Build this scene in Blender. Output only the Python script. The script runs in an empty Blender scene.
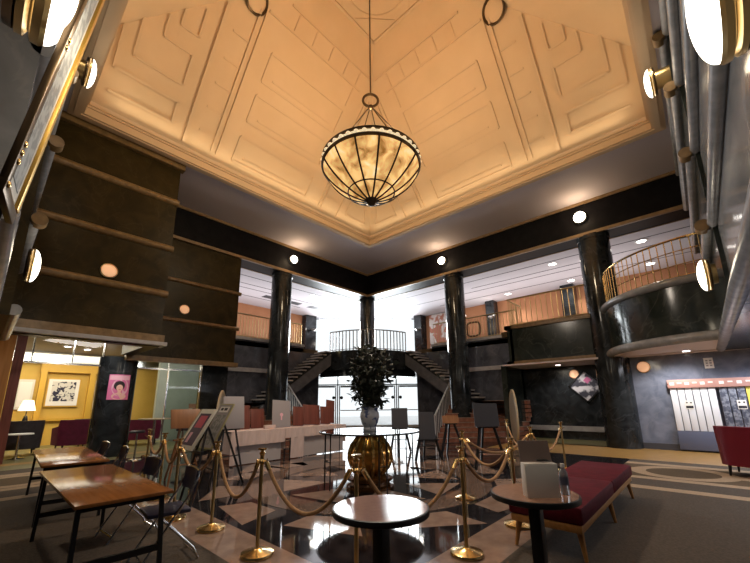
import bpy, bmesh, math, random
from mathutils import Vector, Matrix
random.seed(7)
sc = bpy.context.scene
col = sc.collection
PI = math.pi
def R(a): return math.radians(a)

# ------------------------------------------------------------------ materials
MATS = {}
def pbr(name, color, rough=0.5, metal=0.0, emit=None, estr=0.0, spec=0.5, trans=0.0, ior=1.45, alpha=1.0):
    m = bpy.data.materials.new(name); m.use_nodes = True
    b = m.node_tree.nodes['Principled BSDF']
    b.inputs['Base Color'].default_value = (*color, 1)
    b.inputs['Roughness'].default_value = rough
    b.inputs['Metallic'].default_value = metal
    b.inputs['Specular IOR Level'].default_value = spec
    b.inputs['IOR'].default_value = ior
    b.inputs['Transmission Weight'].default_value = trans
    if emit:
        b.inputs['Emission Color'].default_value = (*emit, 1)
        b.inputs['Emission Strength'].default_value = estr
    MATS[name] = m
    return m

def noisy(name, c0, c1, scale=3.0, rough=0.4, metal=0.0, detail=6, lo=0.35, hi=0.7, vein=None, vscale=1.5, stretch=(1,1,1), bump=0.0, distortion=0.0, spec=0.5, veinamt=0.22):
    """two-tone noise, optional thin veins"""
    m = pbr(name, c0, rough, metal, spec=spec)
    nt = m.node_tree; N = nt.nodes; L = nt.links; b = N['Principled BSDF']
    tc = N.new('ShaderNodeTexCoord'); mp = N.new('ShaderNodeMapping'); mp.inputs['Scale'].default_value = stretch
    L.new(tc.outputs['Object'], mp.inputs['Vector'])
    n = N.new('ShaderNodeTexNoise'); n.inputs['Scale'].default_value = scale; n.inputs['Detail'].default_value = detail
    n.inputs['Distortion'].default_value = distortion
    L.new(mp.outputs[0], n.inputs['Vector'])
    r = N.new('ShaderNodeValToRGB'); r.color_ramp.elements[0].position = lo; r.color_ramp.elements[1].position = hi
    r.color_ramp.elements[0].color = (*c0, 1); r.color_ramp.elements[1].color = (*c1, 1)
    L.new(n.outputs['Fac'], r.inputs['Fac'])
    out = r.outputs['Color']
    if vein:
        n2 = N.new('ShaderNodeTexNoise'); n2.inputs['Scale'].default_value = vscale; n2.inputs['Detail'].default_value = 8; n2.inputs['Distortion'].default_value = 1.2
        L.new(mp.outputs[0], n2.inputs['Vector'])
        r2 = N.new('ShaderNodeValToRGB'); e = r2.color_ramp.elements
        e[0].position = 0.485; e[0].color = (0,0,0,1); e[1].position = 0.5; e[1].color = (1,1,1,1)
        e2 = e.new(0.515); e2.color = (0,0,0,1)
        L.new(n2.outputs['Fac'], r2.inputs['Fac'])
        mx = N.new('ShaderNodeMix'); mx.data_type = 'RGBA'
        ml = N.new('ShaderNodeMath'); ml.operation = 'MULTIPLY'; ml.inputs[1].default_value = veinamt
        L.new(r2.outputs['Color'], ml.inputs[0]); L.new(ml.outputs[0], mx.inputs['Factor'])
        L.new(out, mx.inputs['A']); mx.inputs['B'].default_value = (*vein, 1); out = mx.outputs['Result']
    L.new(out, b.inputs['Base Color'])
    if bump:
        bp = N.new('ShaderNodeBump'); bp.inputs['Strength'].default_value = bump; bp.inputs['Distance'].default_value = 0.01
        L.new(n.outputs['Fac'], bp.inputs['Height']); L.new(bp.outputs[0], b.inputs['Normal'])
    return m

def wood(name, c0, c1, scale=2.5, rough=0.3, axis=0):
    st = [9, 9, 9]; st[axis] = 0.6
    return noisy(name, c0, c1, scale, rough, detail=5, lo=0.35, hi=0.65, stretch=tuple(st))

def glass(name, color=(0.9,0.95,0.95), rough=0.0):
    m = bpy.data.materials.new(name); m.use_nodes = True
    nt = m.node_tree; N = nt.nodes; L = nt.links
    N.remove(N['Principled BSDF'])
    out = N['Material Output']
    tr = N.new('ShaderNodeBsdfTransparent'); tr.inputs['Color'].default_value = (*color, 1)
    gl = N.new('ShaderNodeBsdfGlossy'); gl.inputs['Roughness'].default_value = rough
    fr = N.new('ShaderNodeFresnel'); fr.inputs['IOR'].default_value = 1.5
    mx = N.new('ShaderNodeMixShader')
    L.new(fr.outputs[0], mx.inputs[0]); L.new(tr.outputs[0], mx.inputs[1]); L.new(gl.outputs[0], mx.inputs[2]); L.new(mx.outputs[0], out.inputs['Surface'])
    MATS[name] = m
    return m

M = MATS
noisy('coffer_plaster', (0.60,0.43,0.265), (0.64,0.465,0.295), 1.2, 0.75)
pbr('coffer_molding', (0.60,0.43,0.27), 0.7)
pbr('soffit_plaster', (0.56,0.50,0.53), 0.75)
pbr('soffit_trim', (0.58,0.50,0.45), 0.6)
noisy('gallery_ceiling', (0.60,0.57,0.62), (0.63,0.60,0.65), 1.0, 0.8)
pbr('slot_dark', (0.05,0.05,0.06), 0.6)
noisy('black_beam', (0.003,0.0025,0.0035), (0.007,0.006,0.007), 4, 0.5, spec=0.12)
noisy('beam_trim', (0.20,0.125,0.06), (0.27,0.17,0.085), 6, 0.4)
noisy('black_marble', (0.010,0.012,0.014), (0.030,0.034,0.038), 2.5, 0.12, vein=(0.16,0.17,0.19), vscale=0.9, distortion=0.6, veinamt=0.15)
noisy('green_black_marble', (0.010,0.015,0.014), (0.035,0.042,0.038), 2.0, 0.15, vein=(0.16,0.17,0.15), vscale=0.8, distortion=0.8)
noisy('olive_marble', (0.020,0.0135,0.0035), (0.040,0.027,0.0075), 2.2, 0.36, spec=0.16, vein=(0.09,0.065,0.03), vscale=1.3, distortion=0.8)
noisy('brown_band', (0.15,0.092,0.038), (0.24,0.15,0.065), 8, 0.3)
pbr('flap_brown', (0.20,0.145,0.13), 0.6)
noisy('grey_marble', (0.17,0.175,0.185), (0.27,0.27,0.28), 1.6, 0.15, vein=(0.36,0.35,0.33), vscale=1.1, distortion=1.0)
noisy('grey_band', (0.22,0.225,0.24), (0.31,0.31,0.325), 6, 0.25)
noisy('blue_marble', (0.13,0.15,0.21), (0.21,0.235,0.31), 2.4, 0.07, vein=(0.26,0.28,0.33), vscale=1.2, distortion=1.0)
noisy('ledge_stone', (0.30,0.29,0.30), (0.40,0.39,0.40), 5, 0.3)
noisy('terracotta', (0.50,0.225,0.11), (0.56,0.26,0.13), 2, 0.7)
noisy('grey_stone', (0.10,0.10,0.115), (0.14,0.14,0.155), 4, 0.25)
noisy('black_marble_sheen', (0.05,0.054,0.07), (0.10,0.105,0.13), 2.2, 0.1, vein=(0.2,0.2,0.22), vscale=0.9, distortion=0.6)  # black marble with window reflections lightened into its colour
noisy('yellow_wall', (0.58,0.38,0.07), (0.64,0.42,0.09), 2, 0.6)
pbr('yellow_trim', (0.60,0.36,0.05), 0.4)
noisy('stone_dark', (0.008,0.007,0.009), (0.034,0.029,0.033), 5, 0.045, spec=0.7)
noisy('stone_beige', (0.24,0.165,0.135), (0.33,0.235,0.19), 6, 0.05, spec=0.7)
noisy('stone_brown', (0.12,0.08,0.065), (0.18,0.125,0.10), 6, 0.05, spec=0.7)
noisy('stone_tan', (0.30,0.175,0.055), (0.38,0.225,0.075), 5, 0.3)
noisy('stone_olive', (0.14,0.13,0.06), (0.20,0.18,0.08), 4, 0.35)
noisy('carpet_taupe', (0.055,0.041,0.029), (0.085,0.064,0.046), 40, 0.95, detail=3, bump=0.3)
noisy('carpet_beige', (0.30,0.215,0.135), (0.38,0.28,0.185), 40, 0.95, detail=3)
noisy('carpet_brown', (0.072,0.046,0.022), (0.105,0.07,0.035), 40, 0.95, detail=3)
noisy('step_stone', (0.22,0.085,0.055), (0.32,0.14,0.095), 6, 0.25)
noisy('tread_light', (0.34,0.30,0.28), (0.44,0.40,0.38), 6, 0.3)
pbr('brass', (0.78,0.55,0.24), 0.22, 1.0)
pbr('brass_dull', (0.50,0.36,0.16), 0.35, 1.0)
pbr('bronze_dark', (0.10,0.065,0.035), 0.35, 0.9)
pbr('iron_dark', (0.055,0.034,0.018), 0.5, 0.5)
pbr('chrome', (0.75,0.76,0.78), 0.15, 1.0)
pbr('steel_rail', (0.62,0.60,0.58), 0.3, 0.8)
pbr('rail_grey', (0.20,0.19,0.19), 0.4, 0.5)
pbr('black_metal', (0.012,0.012,0.014), 0.35, 0.3)
pbr('black_plastic', (0.015,0.015,0.018), 0.4)
pbr('navy_vinyl', (0.022,0.022,0.05), 0.35)
pbr('lamp_white', (1,1,1), 0.4, emit=(1.0,0.93,0.80), estr=4.0)
pbr('globe_white', (1,1,1), 0.4, emit=(1.0,0.90,0.74), estr=9.0)
pbr('downlight_glow', (1,1,1), 0.4, emit=(1.0,0.95,0.88), estr=14.0)
pbr('disc_amber', (0.9,0.6,0.4), 0.4, emit=(1.0,0.50,0.26), estr=0.55)
pbr('uplight_glow', (1,1,1), 0.4, emit=(1.0,0.95,0.88), estr=6.0)
pbr('shade_glow', (1,0.9,0.7), 0.6, emit=(1.0,0.85,0.55), estr=1.4)
pbr('white_paint', (0.75,0.74,0.73), 0.5)
pbr('white_paper', (0.78,0.76,0.74), 0.7)
pbr('grey_board', (0.30,0.28,0.30), 0.6)
pbr('dark_board', (0.035,0.035,0.045), 0.5)
wood('table_wood', (0.20,0.075,0.022), (0.27,0.108,0.034), 2.5, 0.16, axis=1)
pbr('table_edge', (0.16,0.07,0.03), 0.4)
noisy('laminate_rose', (0.30,0.19,0.175), (0.34,0.22,0.20), 30, 0.14)
noisy('laminate_tan', (0.30,0.165,0.11), (0.35,0.20,0.135), 30, 0.2)
wood('oak_wood', (0.40,0.18,0.055), (0.50,0.25,0.085), 2.5, 0.35, axis=0)
wood('brown_board', (0.22,0.095,0.038), (0.29,0.13,0.055), 2.0, 0.45, axis=2)
wood('red_board', (0.12,0.032,0.022), (0.18,0.052,0.036), 2.0, 0.5, axis=2)
wood('pillar_wood', (0.30,0.12,0.03), (0.40,0.17,0.05), 1.5, 0.3, axis=2)
noisy('velvet_maroon', (0.075,0.006,0.013), (0.12,0.011,0.022), 9, 0.6, spec=0.12)
noisy('velvet_magenta', (0.11,0.008,0.035), (0.15,0.012,0.05), 7, 0.7)
pbr('leather_red', (0.16,0.008,0.022), 0.4)
noisy('dark_leather', (0.02,0.016,0.02), (0.035,0.028,0.035), 8, 0.5)
noisy('cloth_pink', (0.58,0.46,0.44), (0.66,0.53,0.51), 4, 0.85, stretch=(6,6,1))
pbr('panel_grey', (0.44,0.40,0.41), 0.6)
noisy('sage_wall', (0.40,0.44,0.37), (0.46,0.50,0.43), 2, 0.4)
noisy('rope_tan', (0.34,0.19,0.09), (0.45,0.27,0.14), 30, 0.85, bump=0.5)
noisy('porcelain', (0.55,0.58,0.66), (0.10,0.14,0.30), 9, 0.15, lo=0.52, hi=0.6, detail=3)
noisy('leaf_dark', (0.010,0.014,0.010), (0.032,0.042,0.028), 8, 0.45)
pbr('stem_brown', (0.05,0.035,0.025), 0.7)
pbr('amber_base', (0.45,0.21,0.04), 0.16, 0.7)
pbr('amber_rib', (0.70,0.45,0.16), 0.16, 0.8)
pbr('amber_dark', (0.10,0.04,0.012), 0.2, 0.4)
glass('clear_glass', (0.93,0.96,0.95))
glass('table_glass', (0.80,0.86,0.85), 0.02)
glass('green_glass', (0.62,0.70,0.66), 0.03)
pbr('frame_white', (0.66,0.64,0.58), 0.4)
pbr('frame_olive', (0.32,0.29,0.15), 0.4)
pbr('frame_gold', (0.55,0.33,0.07), 0.35, 0.6)
pbr('poster_pink', (0.62,0.16,0.34), 0.6)
pbr('poster_pale', (0.72,0.42,0.52), 0.6)
pbr('skin_print', (0.70,0.42,0.36), 0.6)
pbr('hair_print', (0.02,0.012,0.015), 0.6)
pbr('poster_plum', (0.05,0.012,0.05), 0.5)
pbr('poster_red', (0.55,0.07,0.12), 0.5)
pbr('ink', (0.03,0.03,0.04), 0.6)
noisy('print_grey', (0.30,0.31,0.31), (0.16,0.17,0.17), 14, 0.5, lo=0.45, hi=0.55)
noisy('calligraphy', (0.02,0.02,0.05), (0.62,0.60,0.56), 7, 0.7, lo=0.44, hi=0.48, detail=2, distortion=1.0)
noisy('mural', (0.55,0.22,0.15), (0.80,0.74,0.72), 2.2, 0.6, lo=0.46, hi=0.52, detail=4)
noisy('flower_print', (0.05,0.05,0.07), (0.62,0.60,0.64), 3.5, 0.3, lo=0.45, hi=0.56, detail=3)
pbr('header_rose', (0.48,0.27,0.24), 0.4)
pbr('slat_white', (0.72,0.75,0.82), 0.25)
pbr('slat_gap', (0.12,0.13,0.17), 0.4)
noisy('slate_blue', (0.07,0.08,0.12), (0.22,0.24,0.30), 14, 0.35, lo=0.45, hi=0.6, detail=2)
pbr('panel_blue', (0.10,0.115,0.18), 0.3)
pbr('sticker_yellow', (0.70,0.58,0.12), 0.5)
pbr('sand_disc', (0.42,0.37,0.29), 0.35)
pbr('gel_clear', (0.55,0.60,0.66), 0.1, trans=0.6)
pbr('bar_top', (0.55,0.45,0.30), 0.3)
pbr('bowl_warm', (0.85,0.6,0.3), 0.35, spec=0.25)
pbr('bead_cream', (0.8,0.7,0.5), 0.3, emit=(1.0,0.8,0.5), estr=0.7)
# alabaster bowl glass: lit from within
def bowl_mat():
    m = M['bowl_warm']; nt = m.node_tree; N = nt.nodes; L = nt.links; b = N['Principled BSDF']
    tc = N.new('ShaderNodeTexCoord')
    n = N.new('ShaderNodeTexNoise'); n.inputs['Scale'].default_value = 3.2; n.inputs['Detail'].default_value = 5; n.inputs['Distortion'].default_value = 0.7
    L.new(tc.outputs['Object'], n.inputs['Vector'])
    r = N.new('ShaderNodeValToRGB'); e = r.color_ramp.elements
    e[0].position = 0.30; e[0].color = (0.26,0.10,0.015,1); e[1].position = 0.60; e[1].color = (1.0,0.60,0.22,1)
    e3 = e.new(0.74); e3.color = (1.0,0.86,0.52,1)
    L.new(n.outputs['Fac'], r.inputs['Fac']); L.new(r.outputs['Color'], b.inputs['Base Color']); L.new(r.outputs['Color'], b.inputs['Emission Color'])
    b.inputs['Emission Strength'].default_value = 0.95
bowl_mat()

# ------------------------------------------------------------------ mesh builder
class MB:
    def __init__(s): s.bm = bmesh.new(); s.mi = 0
    def face(s, pts):
        vs = [s.bm.verts.new(Vector(p)) for p in pts]
        f = s.bm.faces.new(vs); f.material_index = s.mi; return f
    def box(s, x0, x1, y0, y1, z0, z1, M4=None):
        P = [Vector((x,y,z)) for z in (z0,z1) for y in (y0,y1) for x in (x0,x1)]
        if M4 is not None: P = [M4 @ p for p in P]
        v = [s.bm.verts.new(p) for p in P]
        for q in ((0,2,3,1),(4,5,7,6),(0,1,5,4),(2,6,7,3),(0,4,6,2),(1,3,7,5)):
            f = s.bm.faces.new([v[i] for i in q]); f.material_index = s.mi
        return s
    def cbox(s, c, size, rotz=0, M4=None):
        Mx = Matrix.Translation(c) @ Matrix.Rotation(rotz, 4, 'Z')
        if M4 is not None: Mx = M4 @ Mx
        a, b, d = size[0]/2, size[1]/2, size[2]/2
        return s.box(-a, a, -b, b, -d, d, Mx)
    def bar(s, p0, p1, w, h=None, up=(0,0,1)):
        p0 = Vector(p0); p1 = Vector(p1); d = (p1-p0); L = d.length; d.normalize()
        h = h or w
        u = Vector(up)
        if abs(d.dot(u)) > 0.97: u = Vector((1,0,0))
        x = d.cross(u).normalized(); y = x.cross(d).normalized()
        Mx = Matrix((( x.x,y.x,d.x,p0.x),(x.y,y.y,d.y,p0.y),(x.z,y.z,d.z,p0.z),(0,0,0,1)))
        return s.box(-w/2, w/2, -h/2, h/2, 0, L, Mx)
    def ring_pts(s, c, x, y, r, n, a0=0, a1=2*PI):
        return [c + x*(r*math.cos(a0+(a1-a0)*k/n)) + y*(r*math.sin(a0+(a1-a0)*k/n)) for k in range(n)]
    def tube(s, pts, r, n=8, closed=False, caps=True, radii=None):
        pts = [Vector(p) for p in pts]; m = len(pts); rings = []
        prev = None
        for i, p in enumerate(pts):
            if closed: d = pts[(i+1) % m] - pts[i-1]
            else: d = pts[min(i+1, m-1)] - pts[max(i-1, 0)]
            d.normalize()
            if prev is None:
                u = Vector((0,0,1)) if abs(d.z) < 0.9 else Vector((1,0,0))
                x = d.cross(u).normalized()
            else:
                x = (prev - d*prev.dot(d)).normalized()
            prev = x; y = d.cross(x)
            rr = radii[i] if radii else r
            rings.append([s.bm.verts.new(q) for q in s.ring_pts(p, x, y, rr, n)])
        rng = range(m) if closed else range(m-1)
        for i in rng:
            a, b = rings[i], rings[(i+1) % m]
            for k in range(n):
                f = s.bm.faces.new((a[k], a[(k+1)%n], b[(k+1)%n], b[k])); f.material_index = s.mi
        if caps and not closed:
            for rg in (rings[0][::-1], rings[-1]):
                f = s.bm.faces.new(rg); f.material_index = s.mi
        return s
    def cyl(s, p0, p1, r0, r1=None, n=16, caps=True):
        return s.tube([p0, p1], r0, n, caps=caps, radii=[r0, r0 if r1 is None else r1])
    def lathe(s, prof, c=(0,0,0), n=24, axis='z', closed=False):
        """prof: list of (r, h) ; axis direction vector or letter"""
        c = Vector(c)
        d = {'x':Vector((1,0,0)),'y':Vector((0,1,0)),'z':Vector((0,0,1))}[axis] if isinstance(axis,str) else Vector(axis).normalized()
        u = Vector((0,0,1)) if abs(d.z) < 0.9 else Vector((1,0,0))
        x = u.cross(d).normalized(); y = d.cross(x)
        rings = []
        for r, h in prof:
            if r < 1e-6: rings.append([s.bm.verts.new(c + d*h)])
            else: rings.append([s.bm.verts.new(q) for q in s.ring_pts(c + d*h, x, y, r, n)])
        for a, b in zip(rings, rings[1:]):
            for k in range(n):
                if len(a) == 1 and len(b) == 1: continue
                if len(a) == 1: vs = (a[0], b[(k+1)%n], b[k])
                elif len(b) == 1: vs = (a[k], a[(k+1)%n], b[0])
                else: vs = (a[k], a[(k+1)%n], b[(k+1)%n], b[k])
                f = s.bm.faces.new(vs); f.material_index = s.mi
        return s
    def prism(s, poly, z0, z1):
        a = [s.bm.verts.new((x,y,z0)) for x,y in poly]; b = [s.bm.verts.new((x,y,z1)) for x,y in poly]
        n = len(poly)
        for f in (s.bm.faces.new(a[::-1]), s.bm.faces.new(b)): f.material_index = s.mi
        for k in range(n):
            f = s.bm.faces.new((a[k], a[(k+1)%n], b[(k+1)%n], b[k])); f.material_index = s.mi
        return s
    def extrude_poly(s, pts, d):
        """3-D polygon pts extruded by vector d"""
        d = Vector(d); a = [s.bm.verts.new(Vector(p)) for p in pts]; b = [s.bm.verts.new(Vector(p)+d) for p in pts]
        n = len(pts)
        for f in (s.bm.faces.new(a[::-1]), s.bm.faces.new(b)): f.material_index = s.mi
        for k in range(n):
            f = s.bm.faces.new((a[k], a[(k+1)%n], b[(k+1)%n], b[k])); f.material_index = s.mi
        return s
    def sphere(s, c, r, n=16, m=10, sc=(1,1,1)):
        c = Vector(c); prof = [(0,-1)] + [(math.sin(PI*i/m), -math.cos(PI*i/m)) for i in range(1,m)] + [(0,1)]
        bm2 = MB(); bm2.lathe(prof, (0,0,0), n)
        mp = {}
        for v in bm2.bm.verts: mp[v] = s.bm.verts.new(c + Vector((v.co.x*r*sc[0], v.co.y*r*sc[1], v.co.z*r*sc[2])))
        for f in bm2.bm.faces:
            g = s.bm.faces.new([mp[v] for v in f.verts]); g.material_index = s.mi
        bm2.bm.free(); return s
    def build(s, name, mats, parent=None, loc=None, smooth=True, angle=32, bevel=0, normals=True):
        if normals: bmesh.ops.recalc_face_normals(s.bm, faces=s.bm.faces[:])
        if bevel: bmesh.ops.bevel(s.bm, geom=s.bm.edges[:], offset=bevel, segments=2, affect='EDGES', profile=0.5, clamp_overlap=True)
        me = bpy.data.meshes.new(name); s.bm.to_mesh(me); s.bm.free()
        if not isinstance(mats, (list, tuple)): mats = [mats]
        for m in mats: me.materials.append(M[m] if isinstance(m, str) else m)
        if smooth:
            for p in me.polygons: p.use_smooth = True
            me.set_sharp_from_angle(angle=R(angle))
        o = bpy.data.objects.new(name, me); col.objects.link(o)
        if parent is not None: o.parent = parent
        if loc is not None: o.location = loc
        return o

def tag(o, label=None, cat=None, group=None, kind=None):
    if label: o['label'] = label
    if cat: o['category'] = cat
    if group: o['group'] = group
    if kind: o['kind'] = kind
    return o
def empty(name, loc=(0,0,0), rz=0, label=None, cat=None, group=None):
    o = bpy.data.objects.new(name, None); col.objects.link(o); o.empty_display_size = 0.2
    o.location = loc; o.rotation_euler = (0,0,rz)
    return tag(o, label, cat, group)
def struct(o, label=None, cat=None): return tag(o, label, cat, None, 'structure')
def dup(root, loc, rz, label, group=None):
    r = root.copy(); col.objects.link(r); r.location = loc; r.rotation_euler = (0,0,rz); r['label'] = label
    if group: r['group'] = group
    for ch in list(root.children):
        c = ch.copy(); col.objects.link(c); c.parent = r
        for g in ch.children:
            d = g.copy(); col.objects.link(d); d.parent = c
    return r
def child(o, parent):
    c = o.copy(); col.objects.link(c); c.parent = parent; return c
def ds(d, s, z=None):
    x, y = (d+s)/math.sqrt(2), (d-s)/math.sqrt(2)
    return (x, y) if z is None else (x, y, z)

# ------------------------------------------------------------------ camera
th, ro, ya = R(12.53), R(-0.62), R(47.8)
fw = Vector((math.sin(ya)*math.cos(th), math.cos(ya)*math.cos(th), math.sin(th)))
rt = Vector((math.cos(ya), -math.sin(ya), 0)); up = rt.cross(fw)
r2 = rt*math.cos(ro) + up*math.sin(ro); u2 = up*math.cos(ro) - rt*math.sin(ro)
cam = bpy.data.cameras.new('camera'); co = bpy.data.objects.new('camera', cam); col.objects.link(co)
co.matrix_world = Matrix(((r2.x,u2.x,-fw.x,-.365),(r2.y,u2.y,-fw.y,.365),(r2.z,u2.z,-fw.z,1.45),(0,0,0,1)))
cam.sensor_fit = 'HORIZONTAL'; cam.sensor_width = 36; cam.lens = 17.003; cam.shift_y = (324.06-281.5)/750
cam.clip_start = 0.02; cam.clip_end = 200
sc.camera = co
sc.view_settings.view_transform = 'Standard'; sc.view_settings.look = 'None'; sc.view_settings.gamma = 1
sc.view_settings.exposure = 0.0
sc.view_settings.use_curve_mapping = False
sc.cycles.caustics_reflective = False; sc.cycles.caustics_refractive = False

# ================================================================== THE SETTING
ZS, ZB, C0 = 8.4, 7.13, 5.34      # soffit, beam underside, hall centre
A0, A1 = 0.38, 10.3               # springing lines of the vault
sl, cl = math.sin(R(50)), math.cos(R(50))
ZV = 8.7
HB = 6.64                         # flat crown reaches to here
TT = (A1-HB)/cl                   # slope length to the crown
ZT = ZV + TT*sl

# ---- floor with inlaid stone pattern
mb = MB()
mb.mi = 0; mb.box(-6.2, 24, -6.2, 24, -0.12, 0.0)
e = 0.002
def inlay(poly, mi, z=e):
    mb.mi = mi; mb.face([(x, y, z) for x, y in poly])
fx, fy = 5.0, 5.4                 # inlay centre, under the urn
# perimeter band of the stone area
inlay([(1.45,1.98),(9.6,1.98),(9.6,2.5),(1.97,2.5)], 1); inlay([(1.45,1.98),(1.97,2.5),(1.97,10.6),(1.45,10.6)], 1)
# chequer of big lozenges outside the ring
def loz(d, s, rd, rs, mi):
    inlay([ds(d-rd, s), ds(d, s+rs), ds(d+rd, s), ds(d, s-rs)], mi)
D0, S0 = (fx+fy)/math.sqrt(2), (fx-fy)/math.sqrt(2)
for i in range(-3, 4):
    for j in range(-3, 5):
        d, s = D0 + j*1.9, S0 + i*1.9
        x, y = ds(d, s)
        if x < 2.6 or y < 3.1 or x > 11.5 or y > 11.5: continue
        if math.hypot(d-D0, s-S0) < 2.4: continue
        if (i+j) % 2 == 0:
            inlay([ds(d-.95, s-.95), ds(d-.95, s+.62), ds(d+.3, s-.95)], 1); inlay([ds(d+.55, s-.5), ds(d+.55, s+.9), ds(d-.6, s+.9)], 2)
        else:
            inlay([ds(d-.8, s-.8), ds(d-.8, s+.8), ds(d+.8, s)], 2)
def ringpoly(r0, r1, mi, n=64, z=e*1.5):
    mb.mi = mi
    for k in range(n):
        a, b = 2*PI*k/n, 2*PI*(k+1)/n
        mb.face([(fx+r*math.cos(t), fy+r*math.sin(t), z) for r, t in ((r0,a),(r1,a),(r1,b),(r0,b))])
ringpoly(1.75, 2.25, 2)
for k in range(8):
    a = 2*PI*k/8 + 0.2
    inlay([(fx+r*math.cos(a+t), fy+r*math.sin(a+t)) for r, t in ((1.7,-.30),(1.7,.30),(.75,0.0))], 1)
for k in range(12):
    a = 2*PI*k/12
    inlay([(fx+r*math.cos(a+t), fy+r*math.sin(a+t)) for r, t in ((2.35,-.12),(2.35,.16),(3.0,.20),(2.8,-.16))], 1)
# tan border strip and olive floors
mb.mi = 3
for q in ([(10.95,-6),(13.6,-6),(13.6,5.8),(10.95,5.8)],): mb.face([(x,y,.004) for x,y in q])
mb.face([(x,y,.004) for x,y in [(-6,13.55),(5.2,13.55),(5.2,14.0),(-6,14.0)]])
mb.mi = 4
mb.face([(x,y,.004) for x,y in [(13.3,2.4),(15.4,2.4),(15.4,6.2),(13.3,6.2)]])
mb.face([(x,y,.004) for x,y in [(-6,14.0),(5.2,14.0),(5.2,19.4),(-6,19.4)]])
mb.face([(x,y,.003) for x,y in [(-6,12.6),(5.2,12.6),(5.2,13.55),(-6,13.55)]])
struct(mb.build('floor', ['stone_dark','stone_beige','stone_brown','stone_tan','stone_olive'], smooth=False, normals=False), 'polished dark stone floor with inlaid beige pattern', 'floor')

def carpet(name, to_xy, L, label):
    """to_xy(a,b): a = distance along the strip away from the camera, b = across (towards the stone)"""
    m = MB()
    def q(a0, a1, b0, b1, mi, z):
        m.mi = mi; P = [to_xy(a0,b0), to_xy(a1,b0), to_xy(a1,b1), to_xy(a0,b1)]; m.face([(x,y,z) for x,y in P])
    m.mi = 0
    P = [to_xy(-6,-7.5), to_xy(L,-7.5), to_xy(L,0), to_xy(-6,0)]
    m.prism([(x,y) for x,y in P], 0.0, 0.008)
    z = .0095
    for a0, a1, mi in ((7.35,7.62,1),(8.3,8.55,1),(8.55,10.15,2),(10.15,10.45,1)): q(a0, a1, -7.5, 0, mi, z)
    # chain of ovals
    for k in range(4):
        bc = -1.05 - 1.75*k
        for r0, r1, mi, zz in ((0,1.0,1,.0105),(0,.68,2,.0115)):
            m.mi = mi; n = 40
            m.face([(*to_xy(9.35 + .78*r1*math.cos(2*PI*i/n), bc + .86*r1*math.sin(2*PI*i/n)), zz) for i in range(n)])
    for bc in (-.15, -1.92, -3.67):
        m.mi = 1; n = 24
        m.face([(*to_xy(9.35 + .2*math.cos(2*PI*i/n), bc + .32*math.sin(2*PI*i/n)), .0102) for i in range(n)])
    return struct(m.build(name, ['carpet_taupe','carpet_beige','carpet_brown'], smooth=False, normals=False), label, 'carpet')
carpet('carpet', lambda a,b: (a, 1.98+b), 10.95, 'dark taupe carpet with beige oval border on the right of the hall')
def left_xy(a, b): return (1.45+b, a+1.4)
carpet('carpet', left_xy, 11.2, 'dark taupe carpet with beige looped border under the folding tables')

# ---- soffit around the vault, with the cornice
mb = MB(); E0, E1 = 0.28, 10.4
for x0,x1,y0,y1 in ((-6.2,E0,-6.2,13.2),(E1,13.2,-6.2,13.2),(E0,E1,-6.2,E0),(E0,E1,E1,13.2)): mb.box(x0,x1,y0,y1,ZS,ZS+.15)
struct(mb.build('ceiling_soffit', 'soffit_plaster', smooth=False), 'plain plaster soffit around the coffered vault', 'ceiling')
def sqframe(mb, i0, i1, z0, z1):
    """square ring between half-offsets measured outward from the opening edge"""
    a0, a1, b0, b1 = E0-i0, E1+i0, E0-i1, E1+i1
    for x0,x1,y0,y1 in ((b0,a0,b0,b1),(a1,b1,b0,b1),(a0,a1,b0,a0),(a0,a1,a1,b1)): mb.box(x0,x1,y0,y1,z0,z1)
mb = MB()
for i0,i1,z0,z1 in ((.16,.26,ZS-.05,ZS),(.02,.16,ZS-.09,ZS+.0),(-.03,.04,ZS-.06,ZS+.16),(-.06,0,ZS+.14,ZS+.20),(-.09,0,ZS+.2,ZS+.31)): sqframe(mb,i0,i1,z0,z1)
struct(mb.build('trim_1', 'coffer_molding', smooth=False), 'stepped cornice around the vault opening', 'cornice')

# ---- vault
mb = MB()
K0 = 1.6; HN = 4.2                          # near faces start higher and are flatter
fl = lambda p,t,h=0: Vector((p, A1 - t*cl - h*sl, ZV + t*sl - h*cl))
mir = lambda v: Vector((v.y, v.x, v.z))
zk = ZV + K0*sl
for f in (lambda v:v, mir):
    mb.face([f(v) for v in (fl(A0-.1,0), fl(A1,0), fl(HB,TT), fl(HN,TT), fl(A0-.1,K0))])
    mb.face([f(Vector(v)) for v in ((A0-.1,A0-.1,ZV),(A0-.1,A1,ZV),(A0-.1,A1-K0*cl,zk),(A0-.1,A0-.1,zk))])
    mb.face([f(Vector(v)) for v in ((A0-.1,A0-.1,zk),(A0-.1,A1-K0*cl,zk),(HN,HB,ZT),(HN,HN,ZT))])
mb.face([(HN,HN,ZT),(HB,HN,ZT),(HB,HB,ZT),(HN,HB,ZT)])
struct(mb.build('ceiling_vault', 'coffer_plaster', smooth=False, normals=False), 'tan plaster coffered vault over the hall', 'ceiling')
mb = MB()
def strip(f, p0, t0, p1, t1, w=.05, h=.035):
    a, b = fl(p0,t0), fl(p1,t1); d = (b-a).normalized(); n = Vector((0,-sl,-cl)); x = d.cross(n)*(w/2)
    pts = [a-x-n*.01, a+x-n*.01, b+x-n*.01, b-x-n*.01]
    mb.extrude_poly([f(p) for p in pts], f(n*(h+.01)))
def poly(f, pts, **k):
    for a, b in zip(pts, pts[1:]): strip(f, *a, *b, **k)
thip = lambda p: (A1-p)/cl
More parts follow.
